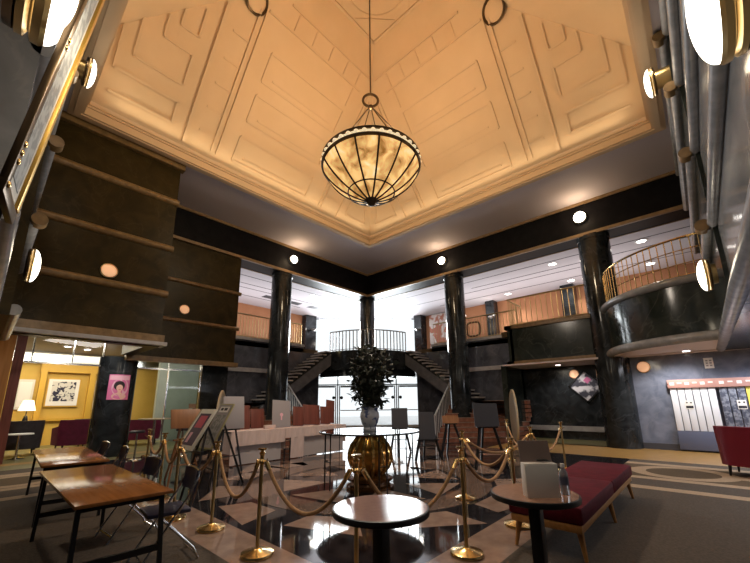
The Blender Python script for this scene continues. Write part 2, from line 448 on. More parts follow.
for f in (lambda v:v.copy(), mir):
    poly(f, [(2.45,.12),(2.45,3.75)], w=.09, h=.075)
    for p in (3.2,3.36): poly(f, [(p,.2),(p,4.2)], w=.05, h=.05)
    for t in (.62,1.28,1.94,2.6,3.3): poly(f, [(2.73,t),(3.18,t)])
    poly(f, [(7.28,.2),(7.28,4.3)], w=.05, h=.05); poly(f, [(7.42,.2),(7.42,4.2)], w=.05, h=.05)
    for t in (.62,1.28,1.94,2.6,3.2): poly(f, [(7.5,t),(7.98,t)])
    poly(f, [(8.23,.12),(8.23,2.95)], w=.08, h=.06)
    # stepped chevron panels
    poly(f, [(.62,1.93),(.62,.98),(2.06,.98),(2.06,.42),(.62,.42)], w=.07, h=.06)
    poly(f, [(.92,2.32),(.92,1.43),(2.06,1.43),(2.06,2.2),(1.38,2.2),(1.38,2.69)], w=.06, h=.05)
    poly(f, [(1.64,3.0),(1.64,2.65),(2.06,2.65),(2.06,3.3)], w=.06, h=.05)
    for t0, t1 in ((.25,1.02),(1.48,2.27),(2.66,3.45)):
        poly(f, [(3.84,t0),(6.63,t0),(6.63,t1),(3.84,t1),(3.84,t0)], w=.055, h=.04)
        poly(f, [(4.12,t0+.17),(6.35,t0+.17)], w=.04, h=.025)
    poly(f, [(3.4,4.27),(6.9,4.27)], w=.06, h=.05); poly(f, [(3.9,4.8),(7.15,4.8)], w=.06, h=.05)
    for p in (4.2,4.83,5.47,6.1,6.65): poly(f, [(p,4.27),(p,4.74)], w=.045)
    poly(f, [(8.6,.35),(9.75,.35),(8.6,2.1),(8.6,.35)], w=.05, h=.04)
    poly(f, [(6.63,3.6),(6.63,4.2)], w=.05)
# crown: frame, cut square and circle
def hbar(p0, p1, w=.06, h=.05): mb.bar((*p0,ZT-.012), (*p1,ZT-.012), w, h)
for a,b in (((HN,HN),(HB,HN)),((HB,HN),(HB,HB)),((HB,HB),(HN,HB)),((HN,HB),(HN,HN))): hbar(a,b,.08,.08)
cc = 5.42
for k in range(4):
    a = PI/4 + k*PI/2; n = Vector((math.cos(a), math.sin(a), 0)); t = Vector((-n.y, n.x, 0)); c = Vector((cc,cc,0)) + n*1.0
    hbar((c-t*.62)[:2], (c+t*.62)[:2])
    a2 = a + PI/4; n2 = Vector((math.cos(a2), math.sin(a2), 0))
mb.tube([(cc+.88*math.cos(t), cc+.88*math.sin(t), ZT-.01) for t in [2*PI*k/48 for k in range(48)]], .03, 6, closed=True)
struct(mb.build('trim_2', 'coffer_molding', smooth=False), 'raised moldings dividing the vault into panels', 'molding')

# ---- black beams
mb = MB()
mb.box(-6, 14.05, 13.15, 14.05, ZB, ZS+.15); mb.box(13.15, 14.05, -6, 13.15, ZB, ZS+.15)
struct(mb.build('beam', 'black_beam', smooth=False), 'black beam round the hall above the columns', 'beam')
mb = MB()
for z0,z1,o,q in ((ZB-.02,ZB+.07,.04,.0),(ZB+.07,ZB+.10,.02,.0),(ZS-.10,ZS,.04,0)):
    mb.box(-6, 13.2, 13.15-o, 13.2, z0, z1); mb.box(13.15-o, 13.2, -6, 13.2, z0, z1)
mb.box(-6, 14.1, 14.05, 14.1, ZB-.02, ZB+.06); mb.box(14.05, 14.1, -6, 14.1, ZB-.02, ZB+.06)
struct(mb.build('trim_3', 'beam_trim', smooth=False), 'brown stone molding along the black beams', 'molding')

# ---- gallery ceiling with recessed slots
mb = MB()
mb.prism([(-6.2,14),(14,14),(14,-6.2),(19.5,-6.2),(19.5,14.45),(14.45,19.5),(-6.2,19.5)], ZB+.03, ZB+.2)
struct(mb.build('ceiling_gallery', 'gallery_ceiling', smooth=False), 'pale ceiling over the upper gallery', 'ceiling')
mb = MB(); zc = ZB+.028
for vv, u0, u1 in ((14.9,3,13.3),(15.9,3,9),(16.5,6,13.5),(17.7,3,12)):
    mb.box(u0, u1, vv, vv+.07, zc, zc+.01); mb.box(vv, vv+.07, u0-3.2, u1-.6, zc, zc+.01)
for vv, u0, u1 in ((16.9,9.2,11.6),(16.9,12.2,14.0)):
    mb.box(u0, u1, vv, vv+.5, zc, zc+.01)
struct(mb.build('trim_4', 'slot_dark', smooth=False), 'dark linear slots in the gallery ceiling', 'slot')

# ---- outer walls (terracotta above, dark below) with the glazed cut corner
CW = 14.5
def wallbox(name, mat, x0,x1,y0,y1,z0,z1, label=None, bevel=0):
    return struct(MB().box(x0,x1,y0,y1,z0,z1).build(name, mat, smooth=False, bevel=bevel), label, 'wall' if label else None)
wallbox('wall_back_left', 'terracotta', 4.0, CW, 19.3, 19.5, 4.0, ZB+.05)
wallbox('wall_back_right', 'terracotta', 19.3, 19.5, -6, CW, 4.0, ZB+.05)
wallbox('wall_outer_left', 'black_marble', 5.2, 13.6, 19.3, 19.5, 0, 4.0)
wallbox('wall_outer_right', 'black_marble', 19.3, 19.5, -6, 13.6, 0, 4.0)
wallbox('wall_upper_left', 'terracotta', -6.2, 4.0, 19.3, 19.5, 4.0, ZB+.05)
wallbox('wall_lounge', 'yellow_wall', -6.2, 5.2, 19.2, 19.4, 0, 3.6)
wallbox('wall_west', 'yellow_wall', -6.4, -6.2, 10.8, 19.4, 0, 3.6)
wallbox('wall_west_upper', 'olive_marble', -6.4, -6.2, -6.2, 19.4, 3.6, 8.5)
wallbox('wall_near_left', 'grey_marble', -6.4, -6.2, -6.2, 10.8, 0, 3.6)
wallbox('wall_near_right', 'grey_marble', -6.2, 19.5, -6.4, -6.2, 0, 8.5)

# ---- left wall beside the camera: two stone tiers with half-round bands
mb = MB(); mb.box(-1.6, -.80, -2.6, 3.9, 2.75, ZS); mb.box(-1.6, -.45, 3.9, 7.65, 2.75, ZS)
struct(mb.build('wall_left', 'grey_marble', smooth=False), 'grey marble wall high on the left', 'wall')
mb = MB(); mb.box(-1.6, -.24, 7.65, 10.8, 2.75, ZS)
struct(mb.build('wall_left_far', 'olive_marble', smooth=False), 'dark marble tier beyond the grey left wall', 'wall')
mb = MB()
for z in (2.85,4.3,5.7,7.1,8.27):
    mb.tube([(-.44,3.9,z),(-.44,7.65,z)], .08, 14); mb.tube([(-.2,7.7,z),(-.2,10.8,z)], .085, 14)
struct(mb.build('trim_5', 'grey_band'), 'half-round stone bands on the left wall', 'band')
mb = MB()
for z in (4.3,5.7,7.1,8.27): mb.tube([(-.14,7.58,z),(-.14,7.78,z)], .10, 18)
struct(mb.build('trim_6', 'brown_band'), 'brown stone bosses ending the left bands', 'boss')
# ---- right wall beside the camera
mb = MB(); mb.box(-1.5, 7.4, -1.4, -.23, 2.75, ZS)
struct(mb.build('wall_right', 'grey_marble', smooth=False), 'grey marble wall high on the right', 'wall')
mb = MB(); mb.box(7.4, 13.2, -1.4, -.17, 2.75, ZS)
struct(mb.build('wall_right_far', 'green_black_marble', smooth=False), 'dark marble tier beyond the grey right wall', 'wall')
mb = MB()
for z in (2.83,4.3,5.7,7.1,8.27):
    mb.tube([(-1.5,-.18,z),(7.4 if z > 3 else 13.2,-.18,z)], .075 if z > 3 else .11, 16)
    if z > 3: mb.tube([(7.45,-.12,z),(13.2,-.12,z)], .085, 16)
struct(mb.build('trim_7', 'grey_band'), 'half-round stone bands on the right wall', 'band')
mb = MB()
for z in (4.3,5.7,7.1,8.27): mb.tube([(7.36,-.05,z),(7.56,-.05,z)], .10, 18)
struct(mb.build('trim_8', 'brown_band'), 'brown stone bosses ending the right bands', 'boss')

# ---- dark pier on the left (faces the hall), the set-back wall behind it, and their bands
PR = 2.66
mb = MB(); mb.box(-.6, PR, 10.8, 11.1, 2.95, ZS-.02); mb.box(PR-.3, PR, 11.1, 13.22, 2.95, ZS-.02)
struct(mb.build('wall_pier', 'olive_marble', smooth=False), 'dark olive marble pier with brown bands above the lounge', 'wall')
mb = MB(); mb.box(PR, 5.9, 13.22, 13.6, 2.85, ZB)
struct(mb.build('wall_set_back', 'olive_marble', smooth=False), 'dark olive marble wall set back behind the pier', 'wall')
mb = MB()
def band(p0, p1, r): mb.tube([p0, p1], r, 14)
for z in (7.15,5.72,4.4): band((-.6,10.82,z),(PR+.04,10.82,z),.10)
for z in (5.66,4.27): band((PR-.2,13.22,z),(5.98,13.22,z),.075)
mb.box(-.6, PR+.06, 10.68, 10.9, 3.06, 3.25); mb.box(PR-.2, 6.0, 13.08, 13.3, 2.8, 2.96)
mb.box(-.6, PR+.08, 10.68, 10.9, ZS-.2, ZS-.02)
struct(mb.build('trim_9', 'brown_band'), 'brown stone bands on the dark pier', 'band')
struct(MB().box(-.6, PR+.12, 10.62, 11.1, 2.97, 3.06).build('trim_10', 'ledge_stone', smooth=False), 'pale stone ledge under the dark pier', 'ledge')

# ---- lower ceilings
wallbox('ceiling_lounge', 'gallery_ceiling', -6.2, 5.85, 13.6, 19.3, 3.55, 3.65)
wallbox('ceiling_lounge_near', 'gallery_ceiling', -6.2, PR-.3, 11.1, 13.6, 3.55, 3.65)
wallbox('ceiling_lounge_front', 'gallery_ceiling', -6.2, -.6, -6.2, 13.0, 2.88, 2.92)
wallbox('ceiling_right', 'soffit_plaster', -1.4, 19.3, -6.2, -.25, 2.78, 2.84)
wallbox('ceiling_recess', 'soffit_plaster', 13.2, 19.3, -.25, 6.0, 2.78, 2.84)
mb = MB(); n = 24
mb.prism([(13.4,2.45)] + [(13.6+2.66*math.cos(PI/2+PI/2*k/n), -.3+2.66*math.sin(PI/2+PI/2*k/n)) for k in range(n+1)] + [(13.4,-.3)], 2.80, 2.86)
struct(mb.build('ceiling_balcony', 'soffit_plaster', smooth=False), 'soffit under the curved balcony', 'ceiling')
struct(MB().box(-6.2, 5.2, 19.0, 19.2, 3.1, 3.55).build('trim_11', 'chrome', smooth=False), 'bright metal bulkhead above the lounge wall', 'bulkhead')

# ---- right lower walls
wallbox('wall_desk', 'blue_marble', 13.6, 13.8, -6.2, 2.3, 0, 2.8)
wallbox('wall_recess', 'black_marble', 15.2, 15.4, 2.3, 6.0, 0, 2.8)
wallbox('wall_recess_side', 'green_black_marble', 13.3, 15.2, 5.9, 6.1, 0, 2.8)
struct(MB().box(13.8, 15.2, 2.28, 2.42, 0, 2.8).build('wall_recess_near', 'black_marble', smooth=False))
struct(MB().box(15.12, 15.2, 2.5, 5.9, .32, .5).build('trim_12', 'ledge_stone', smooth=False), 'pale skirting in the recess', 'skirting')
struct(MB().box(13.54, 13.6, -6, 2.3, 0, .18).build('baseboard_right', 'slot_dark', smooth=False), 'dark skirting under the blue marble wall', 'skirting')

# ---- gallery floors, inner walls and their pale ledges
mb = MB()
mb.prism([(2.5,14.9),(11.2,14.9),(11.2,15.6),(14.2,18.9),(14.5,19.3),(2.5,19.3)], 3.95, 4.15); mb.prism([(14.9,-6.2),(19.3,-6.2),(19.3,14.5),(18.9,14.2),(15.6,11.2),(14.9,11.2)], 3.95, 4.15); mb.box(13.4, 14.95, -.3, 6.0, 3.95, 4.15)
struct(mb.build('floor_gallery', 'carpet_brown', smooth=False), 'upper gallery floor', 'floor')
for nm, sw in (('wall_stair_left', False), ('wall_stair_right', True)):
    mb = MB(); f = (lambda x0,x1,y0,y1,z0,z1: mb.box(y0,y1,x0,x1,z0,z1)) if sw else (lambda x0,x1,y0,y1,z0,z1: mb.box(x0,x1,y0,y1,z0,z1))
    f(5.9, 10.3, 14.9, 15.1, 0, 4.3); f(10.3, 11.3, 14.9, 15.1, 0, 3.95); f(11.1, 11.3, 14.95, 18.6, 0, 3.95)
    struct(mb.build(nm, 'black_marble_sheen', smooth=False), 'black marble wall below the gallery, %s of the stairs' % ('right' if sw else 'left'), 'wall')
mb = MB()
mb.box(5.9, 9.4, 14.82, 14.95, 2.82, 3.0); mb.box(14.82, 14.95, 6.0, 9.4, 2.82, 3.0)
mb.box(5.9, 10.3, 14.84, 15.14, 4.22, 4.34); mb.box(14.84, 15.14, 6.0, 10.3, 4.22, 4.34)
struct(mb.build('trim_13', 'ledge_stone', smooth=False), 'pale stone ledges on the stair walls', 'ledge')

# ---- straight balcony and curved balcony on the right
mb = MB(); mb.box(13.35, 13.6, 2.3, 5.65, 2.86, 4.3); mb.box(13.35, 14.9, 5.55, 5.75, 2.86, 4.3)
struct(mb.build('wall_balcony', 'green_black_marble', smooth=False), 'black marble front of the straight right balcony', 'balcony')
mb = MB()
for z in (2.9,4.3):
    mb.box(13.27, 13.5, 2.3, 5.83, z-.09, z+.05); mb.box(13.27, 14.9, 5.55, 5.83, z-.09, z+.05)
struct(mb.build('trim_14', 'brown_band', smooth=False), 'brown stone rims of the straight balcony', 'rim')
bcx, bcy, br = 13.6, -.3, 2.72
arc = lambda r, z, a0=90, a1=183, n=30: [(bcx+r*math.cos(R(a0+(a1-a0)*k/n)), bcy+r*math.sin(R(a0+(a1-a0)*k/n)), z) for k in range(n+1)]
mb = MB()
o0, o1, i0, i1 = arc(br,2.86), arc(br,4.32), arc(br-.2,2.86), arc(br-.2,4.32)
for k in range(30):
    mb.face([o0[k],o0[k+1],o1[k+1],o1[k]]); mb.face([i0[k+1],i0[k],i1[k],i1[k+1]]); mb.face([o1[k],o1[k+1],i1[k+1],i1[k]]); mb.face([o0[k+1],o0[k],i0[k],i0[k+1]])
bmesh.ops.remove_doubles(mb.bm, verts=mb.bm.verts[:], dist=1e-4)
struct(mb.build('wall_balcony_curved', 'green_black_marble'), 'curved black marble balcony front beside the right wall', 'balcony')
mb = MB(); mb.tube(arc(br,2.9), .12, 14); mb.tube(arc(br,4.34), .11, 14)
struct(mb.build('trim_15', 'grey_band'), 'grey half-round rims of the curved balcony', 'rim')
mb = MB(); n = 24
mb.prism([(bcx,bcy)] + [(p[0],p[1]) for p in arc(br-.15,0)], 4.0, 4.15)
struct(mb.build('floor_balcony', 'carpet_brown', smooth=False), 'curved balcony floor', 'floor')

# ---- landing of the grand stair, its curved front, and the columns
mb = MB()
front = [ds(17.95 - .75*(1-(k/12)**2), 1.95*k/12) for k in range(-12,13)]
mb.prism(front + [(14.95,11.25),(15.6,11.2),(19.2,14.6),(14.6,19.2),(11.2,15.6),(11.25,14.95)], 3.05, 4.0)
mb.prism([ds(d+.25, s) for d, s in [(17.95-.75*(1-(k/12)**2), 1.95*k/12*.95) for k in range(-12,13)]] + [(14.9,11.4),(16.9,16.9),(11.4,14.9)], 2.75, 3.06)
struct(mb.build('floor_landing', 'black_marble', angle=50), 'curved black marble landing at the head of the stairs', 'landing')
for (x, y, r, z0, z1, lab) in ((13.6,13.6,.41,4.0,ZB,'black round column on the landing behind the plant'),
        (8.03,13.58,.44,0,ZB,'black round column by the left stair flight'), (13.6,8.1,.44,0,ZB,'black round column by the right stair flight'),
        (13.58,2.45,.49,0,ZB,'thick black round column in front of the right balcony'), (2.45,13.75,.50,0,2.9,'black round column with a pink poster by the lounge')):
    m = MB(); m.lathe([(r*1.0,z0),(r,z1-.16),(r*1.04,z1-.15),(r*1.04,z1)] if z1 > 3 else [(r,z0),(r,z1)], (x,y,0), 40)
    struct(m.build('column', 'black_marble'), lab, 'column')

# ---- glazed corner above the landing and entrance doors below
def glazed(name, d, hs, z0, z1, cols, rows, label, cat, fw_=.09):
    m = MB()
    for k in range(cols+1):
        s = -hs + 2*hs*k/cols; m.bar(ds(d,s,z0), ds(d,s,z1), fw_, .12, up=(1,1,0))
    for z in rows: m.bar(ds(d,-hs,z), ds(d,hs,z), .10, fw_)
    o = struct(m.build(name, 'black_metal', smooth=False), label, cat)
    if cat == 'door':
        for k in range(cols):
            s0, s1 = -hs+2*hs*k/cols+.06, -hs+2*hs*(k+1)/cols-.06
            lf = MB()
            for s in (s0+.05, s1-.05): lf.bar(ds(d-.01,s,.05), ds(d-.01,s,2.42), .06, .05, up=(1,1,0))
            for z, h in ((.14,.18),(1.05,.05),(2.37,.10)): lf.bar(ds(d-.01,s0+.1,z), ds(d-.01,s1-.1,z), h, .05, up=(1,1,0)) if False else lf.bar(ds(d-.01,s0+.1,z), ds(d-.01,s1-.1,z), .05, h)
            leaf = lf.build('door_leaf', 'white_paint', o, smooth=False)
            hd = MB(); s = s1-.16 if k % 2 == 0 else s0+.16
            hd.lathe([(0,0),(.09,.0),(.09,.03),(0,.035)], ds(d-.05,s,1.75), 16, axis=(-1,-1,0)); hd.build('handle', 'black_metal', leaf)
    g = MB(); a, b = ds(d+.02,-hs), ds(d+.02,hs)
    g.face([(*a,z0),(*b,z0),(*b,z1),(*a,z1)])
    g.build('pane', 'clear_glass', o, smooth=False)
    return o
glazed('window_1', 23.9, 3.4, 4.0, ZB+.03, 2, (4.06, ZB-.02), 'tall white window above the landing', 'window', .04)
glazed('door_1', 20.6, 3.35, 0, 3.06, 4, (.05, 2.47, 3.0), 'glass entrance doors under the landing', 'door', .06)
for sgn, nm in ((-1,'left'),(1,'right')):
    m = MB(); a, b = ds(20.6, sgn*3.35), (14.95,11.3) if sgn > 0 else (11.3,14.95)
    m.extrude_poly([(*a,0),(*b,0),(*b,3.1),(*a,3.1)], (.12,.12,0))
    struct(m.build('wall_entry_'+nm, 'black_marble', smooth=False), 'dark wall beside the entrance doors, on the '+nm, 'wall')
# pavement outside the doors
m = MB(); m.face([(*ds(20.7,-9),.006),(*ds(20.7,9),.006),(*ds(40,9),.006),(*ds(40,-9),.006)])
struct(m.build('floor_outside', 'white_paint', smooth=False, normals=False), 'pale paving outside the doors', 'paving')
# marble pilasters of the gallery
for x, y, w in ((6.5,19.1,1.0),(13.75,19.1,.85),(19.1,13.75,.85),(19.15,8.7,.8),(19.15,4.6,.9)):
    struct(MB().box(x-w/2,x+w/2,y-w/2+.2,y+w/2-.1,4.15,ZB+.03).build('trim_16', 'black_marble', smooth=False), 'dark marble pilaster on the gallery wall', 'pilaster')
# upper gallery: warm timber dado behind the curved balustrade
mb = MB()
mb.box(19.1, 19.3, -6, 4.0, 4.15, 4.95)
struct(mb.build('trim_17', 'pillar_wood', smooth=False), 'timber dado on the right gallery', 'dado')
# ================================================================== STAIRS AND RAILINGS
def make_stairs(sw, label):
    T = (lambda p: (p[1], p[0])) if sw else (lambda p: (p[0], p[1]))     # defined for the right-hand side (u large)
    t = empty('staircase', (0,0,0), 0, label, 'staircase')
    n = 9; rise = 1.5/n
    m = MB()
    for k in range(n):
        d = 13.5 + .3*k; si = 2.35 + .5*(d-13.5)
        P = [ds(d,si), ds(d, d-8.15), (14.88,5.78), (14.88,8.9), ds(16.25,3.75)]
        m.mi = 0; m.prism([T(p) for p in P], k*rise, (k+1)*rise - .03)
        Q = [ds(d-.03,si), ds(d-.03, d-8.15), ds(d+.28, d-8.15+.28), ds(d+.28,si+.14)] if k < n-1 else [ds(d-.03,si), ds(d-.03,d-8.15), (14.88,5.78), (14.88,8.9), ds(16.25,3.75)]
        m.mi = 1; m.prism([T(p) for p in Q], (k+1)*rise - .03, (k+1)*rise)
    m.build('lower_steps', ['step_stone','stone_beige'], t, smooth=False)
    m = MB(); n2 = 15; r2_ = 2.5/n2; run = 3.6/n2
    for k in range(n2):
        v = 7.65 + run*k; z = 1.5 + r2_*k
        zb = max(1.5, z - .16)
        def bx_(mm, x0,x1,y0,y1,z0,z1):
            a, b = T((x0,y0)), T((x1,y1)); mm.box(min(a[0],b[0]),max(a[0],b[0]),min(a[1],b[1]),max(a[1],b[1]),z0,z1)
        m.mi = 0; bx_(m, 14.0, 14.88, v, v+run+.03, zb, z+r2_-.03)
        m.mi = 1; bx_(m, 13.95, 14.88, v-.06, v+run, z+r2_-.06, z+r2_)
    m.build('upper_steps', ['black_marble','tread_light'], t, smooth=False)
    m = MB(); pr = [(13.95, 7.3, 1.1), (13.95, 11.3, 3.88), (13.95, 11.3, 3.3), (13.95, 7.9, 1.0)]
    m.extrude_poly([(*T((x,y)), z) for x,y,z in pr], (*T((.12,0)), 0))
    pr2 = [(14.0, 7.6, 1.35), (14.0, 11.3, 3.80), (14.0, 11.3, 3.6), (14.0, 7.8, 1.2)]
    m.extrude_poly([(*T((x,y)), z) for x,y,z in pr2], (*T((.88,0)), 0))
    m.build('stringer', 'grey_stone', t, smooth=False)
    # rails: inner edge of the lower flight, near edge of the upper flight
    def rail(pts, every):
        P = [Vector((*T(p[:2]), p[2])) for p in pts]
        m = MB(); m.tube([p + Vector((0,0,.9)) for p in P], .035, 8); m.build('handrail', 'steel_rail', t)
        L = [(b-a).length for a,b in zip(P,P[1:])]; tot = sum(L); c = int(tot/every)
        for i in range(c+1):
            q = tot*i/c; j = 0
            while j < len(L)-1 and q > L[j]: q -= L[j]; j += 1
            p = P[j].lerp(P[j+1], min(1, q/L[j]))
            m = MB(); m.tube([p, p+Vector((0,0,.9))], .016 if 0 < i < c else .03, 6); m.build('baluster', 'steel_rail', t)
    rail([(*ds(13.5,2.33),.05), (*ds(16.2,3.72),1.5)], .26)
    return t
make_stairs(True, 'left grand stair flight rising along the black wall behind the cloth table')
make_stairs(False, 'right grand stair flight with reddish steps behind the black easels')

def railing(pts, h, spacing, mat, label, group='gallery railings', mid=None, rb=.013, closed=False):
    P = [Vector(p) for p in pts]
    t = empty('railing', P[0], 0, label, 'railing', group); O = P[0]
    P = [p-O for p in P]
    m = MB(); m.tube([p+Vector((0,0,h)) for p in P], .03, 8); m.build('handrail', mat, t)
    m = MB(); m.tube([p+Vector((0,0,.06)) for p in P], .018, 6); m.build('bottom_rail', mat, t)
    if mid:
        m = MB()
        for z in mid: m.tube([p+Vector((0,0,z)) for p in P], .014, 6)
        m.build('mid_rail', mat, t)
    L = [(b-a).length for a,b in zip(P,P[1:])]; tot = sum(L); c = max(2, int(tot/spacing))
    m = MB(); m.tube([(0,0,0),(0,0,h)], rb, 6); b0 = m.build('baluster', mat, t)
    for i in range(c+1):
        q = tot*i/c; j = 0
        while j < len(L)-1 and q > L[j]: q -= L[j]; j += 1
        p = P[j].lerp(P[j+1], min(1, q/L[j]))
        b = b0 if i == 0 else child(b0, t)
        b.location = p
    return t
railing([(*ds(17.98-.75*(1-(k/12)**2), 1.93*k/12), 4.0) for k in range(-12,13)], 1.0, .19, 'rail_grey', 'curved railing along the landing in front of the white window', rb=.026)
railing([(5.95,15.0,4.34),(10.2,15.0,4.34)], 1.05, .14, 'brass_dull', 'straight railing on the left gallery before the terracotta wall')
railing([(15.0,10.2,4.34),(15.0,5.9,4.34)], 1.05, .15, 'brass_dull', 'straight railing set back on the right gallery before a rounded emblem')
railing([(14.85,5.68,4.35),(13.46,5.68,4.35),(13.46,2.5,4.35)], 1.1, .19, 'brass_dull', 'railing on the straight right balcony beside the thick column')
railing([(bcx+2.62*math.cos(R(90+3.1*k)), bcy+2.62*math.sin(R(90+3.1*k)), 4.42) for k in range(0,30)], 1.05, .17, 'brass', 'gilded lattice railing on the curved balcony', mid=(.36,.72))

# ================================================================== CHANDELIER
cx0, cy0 = ds(7.55,-.2)
t = empty('chandelier', (cx0,cy0,6.0), 0, 'large amber glass bowl chandelier hanging on a long rod', 'chandelier')
RB = 1.15
prof = lambda q: (RB*(.62*q+.38*math.sin(q*PI*.5)), .10 + .86*q**1.45)
m = MB(); m.lathe([prof(.08+.92*k/20) for k in range(21)], n=64); m.build('bowl', 'bowl_warm', t)
m = MB(); m.lathe([(RB-.02,.95),(RB+.03,.95),(RB+.05,.99),(RB+.03,1.02),(RB,1.02)], n=64); m.lathe([(RB-.03,1.12),(RB+.02,1.12),(RB+.04,1.16),(RB,1.19),(RB-.05,1.18)], n=64)
m.build('rim', 'bronze_dark', t)
m = MB(); m.lathe([(RB-.01,1.015),(RB+.015,1.07),(RB-.02,1.125)], n=64); gb = m.build('gallery_band', 'bead_cream', t)
m = MB()
m.sphere((0,0,0), .055, 10, 8, (1,1,.8)); b0 = m.build('boss', 'bead_cream', gb); b0.location = (RB+.01,0,1.07)
for k in range(1,40):
    b = child(b0, gb); a = 2*PI*k/40; b.location = ((RB+.01)*math.cos(a), (RB+.01)*math.sin(a), 1.07)
m = MB(); m.tube([(r*1.008+.006, 0, z-.004) for r,z in [prof(.08+.92*k/20) for k in range(21)]], .022, 6); rb0 = m.build('rib', 'iron_dark', t)
for k in range(1,14):
    b = child(rb0, t); b.rotation_euler = (0,0,2*PI*k/14)
rr, zz = prof(.40)
m = MB(); m.tube([((rr+.01)*math.cos(2*PI*k/48),(rr+.01)*math.sin(2*PI*k/48),zz-.008) for k in range(48)], .016, 6, closed=True)
m.build('ring_band', 'iron_dark', t)
m = MB(); m.lathe([(0,-.02),(.05,-.01),(.10,.05),(.15,.12),(.16,.15),(.10,.17),(0,.18)], n=24); m.build('finial', 'iron_dark', t)
m = MB(); m.tube([(.19*math.cos(2*PI*k/24), 0, 2.95+.19*math.sin(2*PI*k/24)) for k in range(24)], .032, 8, closed=True); m.sphere((0,0,2.74),.07); hr = m.build('ring', 'bronze_dark', t); hr.rotation_euler = (0,0,-PI/4)
for k in range(6):
    a = 2*PI*k/6 + .3; m = MB(); m.tube([(.05*math.cos(a),.05*math.sin(a),2.72),(1.08*math.cos(a),1.08*math.sin(a),1.17)], .014, 6); m.build('suspension_rod', 'bronze_dark', t)
m = MB(); m.tube([(0,0,3.13),(0,0,ZT-6.0)], .02, 8); m.lathe([(.16,ZT-6.02),(.14,ZT-6.1),(.05,ZT-6.16),(0,ZT-6.17)], n=20); m.build('rod', 'bronze_dark', t)

# roundels at the hips of the vault
for f, lab in ((lambda v:v, 'ring shaped fitting at the left hip of the vault'), (lambda v: Vector((v.y,v.x,v.z)), 'ring shaped fitting at the right hip of the vault')):
    c = f(fl(3.0, 4.25, .06)); nrm = f(Vector((.25,-sl,-cl))).normalized()
    t = empty('ceiling_roundel', c, 0, lab, 'ceiling fitting', 'vault roundels')
    m = MB(); m.lathe([(.27,-.02),(.33,-.02),(.34,.03),(.30,.05),(.27,.02)], (0,0,0), 32, axis=nrm); m.build('ring', 'bronze_dark', t)
    m = MB(); m.lathe([(0,.03),(.2,.025),(.27,0),(.27,-.05)], (0,0,0), 32, axis=nrm); m.build('grille', 'coffer_molding', t)

# ================================================================== WALL LAMPS
def globe_lamp(p, n, r, label, mat='globe_white'):
    t = empty('globe_lamp', p, 0, label, 'lamp', 'globe lamps on the black beam'); n = Vector(n)
    m = MB(); m.lathe([(r*.9,-.13),(r*1.02,-.12),(r*1.02,-.05),(r*.85,-.02)], (0,0,0), 28, axis=n); m.build('mount', 'brass_dull', t)
    m = MB(); m.lathe([(r*.92*math.cos(PI/2*k/8), -.02+r*.75*math.sin(PI/2*k/8)) for k in range(8)] + [(0,-.02+r*.75)], (0,0,0), 28, axis=n); m.build('glass_dome', mat, t)
globe_lamp((8.23,13.0,7.76), (0,-1,0), .19, 'round globe lamp on the beam above the left stair column')
globe_lamp((13.0,8.33,7.79), (-1,0,0), .19, 'round globe lamp on the beam above the right stair column')
globe_lamp((13.0,2.66,7.8), (-1,0,0), .21, 'round globe lamp on the beam above the thick right column')

def disc_lamp(p, n, r, mat, label, group):
    t = empty('disc_lamp', p, 0, label, 'lamp', group)
    m = MB(); m.lathe([(r*.9,-.03),(r*1.08,-.03),(r*1.08,.01),(r*.94,.02)], (0,0,0), 24, axis=n); m.build('ring', 'brass_dull', t)
    m = MB(); m.lathe([(r*.95,.0),(r*.7,.03),(0,.04)], (0,0,0), 24, axis=n); m.build('diffuser', mat, t)
disc_lamp((1.34,10.77,4.71), (0,-1,0), .17, 'disc_amber', 'dim amber disc lamp on the dark pier above its lowest band', 'amber disc lamps')
disc_lamp((3.98,13.19,4.67), (0,-1,0), .16, 'disc_amber', 'dim amber disc lamp on the set-back dark wall', 'amber disc lamps')
disc_lamp((13.57,1.64,2.46), (-1,0,0), .17, 'disc_amber', 'amber disc lamp on the blue marble wall', 'amber disc lamps')
disc_lamp((15.17,3.99,2.46), (-1,0,0), .17, 'disc_amber', 'amber disc lamp above the diamond picture in the recess', 'amber disc lamps')

def drum_lamp(p, n, r, reach, label, kd=1.0):
    """half-globe with brass rings on an axis n pointing into the room, reach = distance from rim back to the wall"""
    t = empty('bracket_lamp', p, 0, label, 'lamp', 'drum lamps on the near walls'); n = Vector(n)
    m = MB(); m.lathe([(r*math.cos(PI/2*k/12), r*.36*math.sin(PI/2*k/12)) for k in range(12)] + [(0,r*.36)], (0,0,0), 40, axis=n); m.build('glass_dome', 'lamp_white', t)
    m = MB(); m.lathe([(r*.98,-.05*kd),(r*1.04,-.045*kd),(r*1.05,-.01*kd),(r*1.0,.01*kd)], (0,0,0), 40, axis=n); m.lathe([(r*.86,-.11*kd),(r*1.02,-.105*kd),(r*1.02,-.075*kd),(r*.9,-.06*kd),(r*.9,-.04*kd)], (0,0,0), 40, axis=n); m.build('brass_ring', 'brass_dull', t)
    m = MB(); m.lathe([(0,-.18*kd),(r*.8,-.175*kd),(r*.98,-.15*kd),(r*.99,-.115*kd),(r*.8,-.10*kd)], (0,0,0), 40, axis=n); m.build('drum', 'bronze_dark', t)
    m = MB(); m.lathe([(r*.62,-.05-reach),(r*.66,-.16*kd),(r*.5,-.15*kd)], (0,0,0), 28, axis=n); m.build('bracket', 'brass_dull', t)
drum_lamp((-.43,2.6,3.63), (1,0,0), .29, .28, 'huge white drum lamp at the top left corner of the view')
drum_lamp((2.3,-.04,3.80), (0,1,0), .33, .15, 'huge white drum lamp at the top right corner of the view')
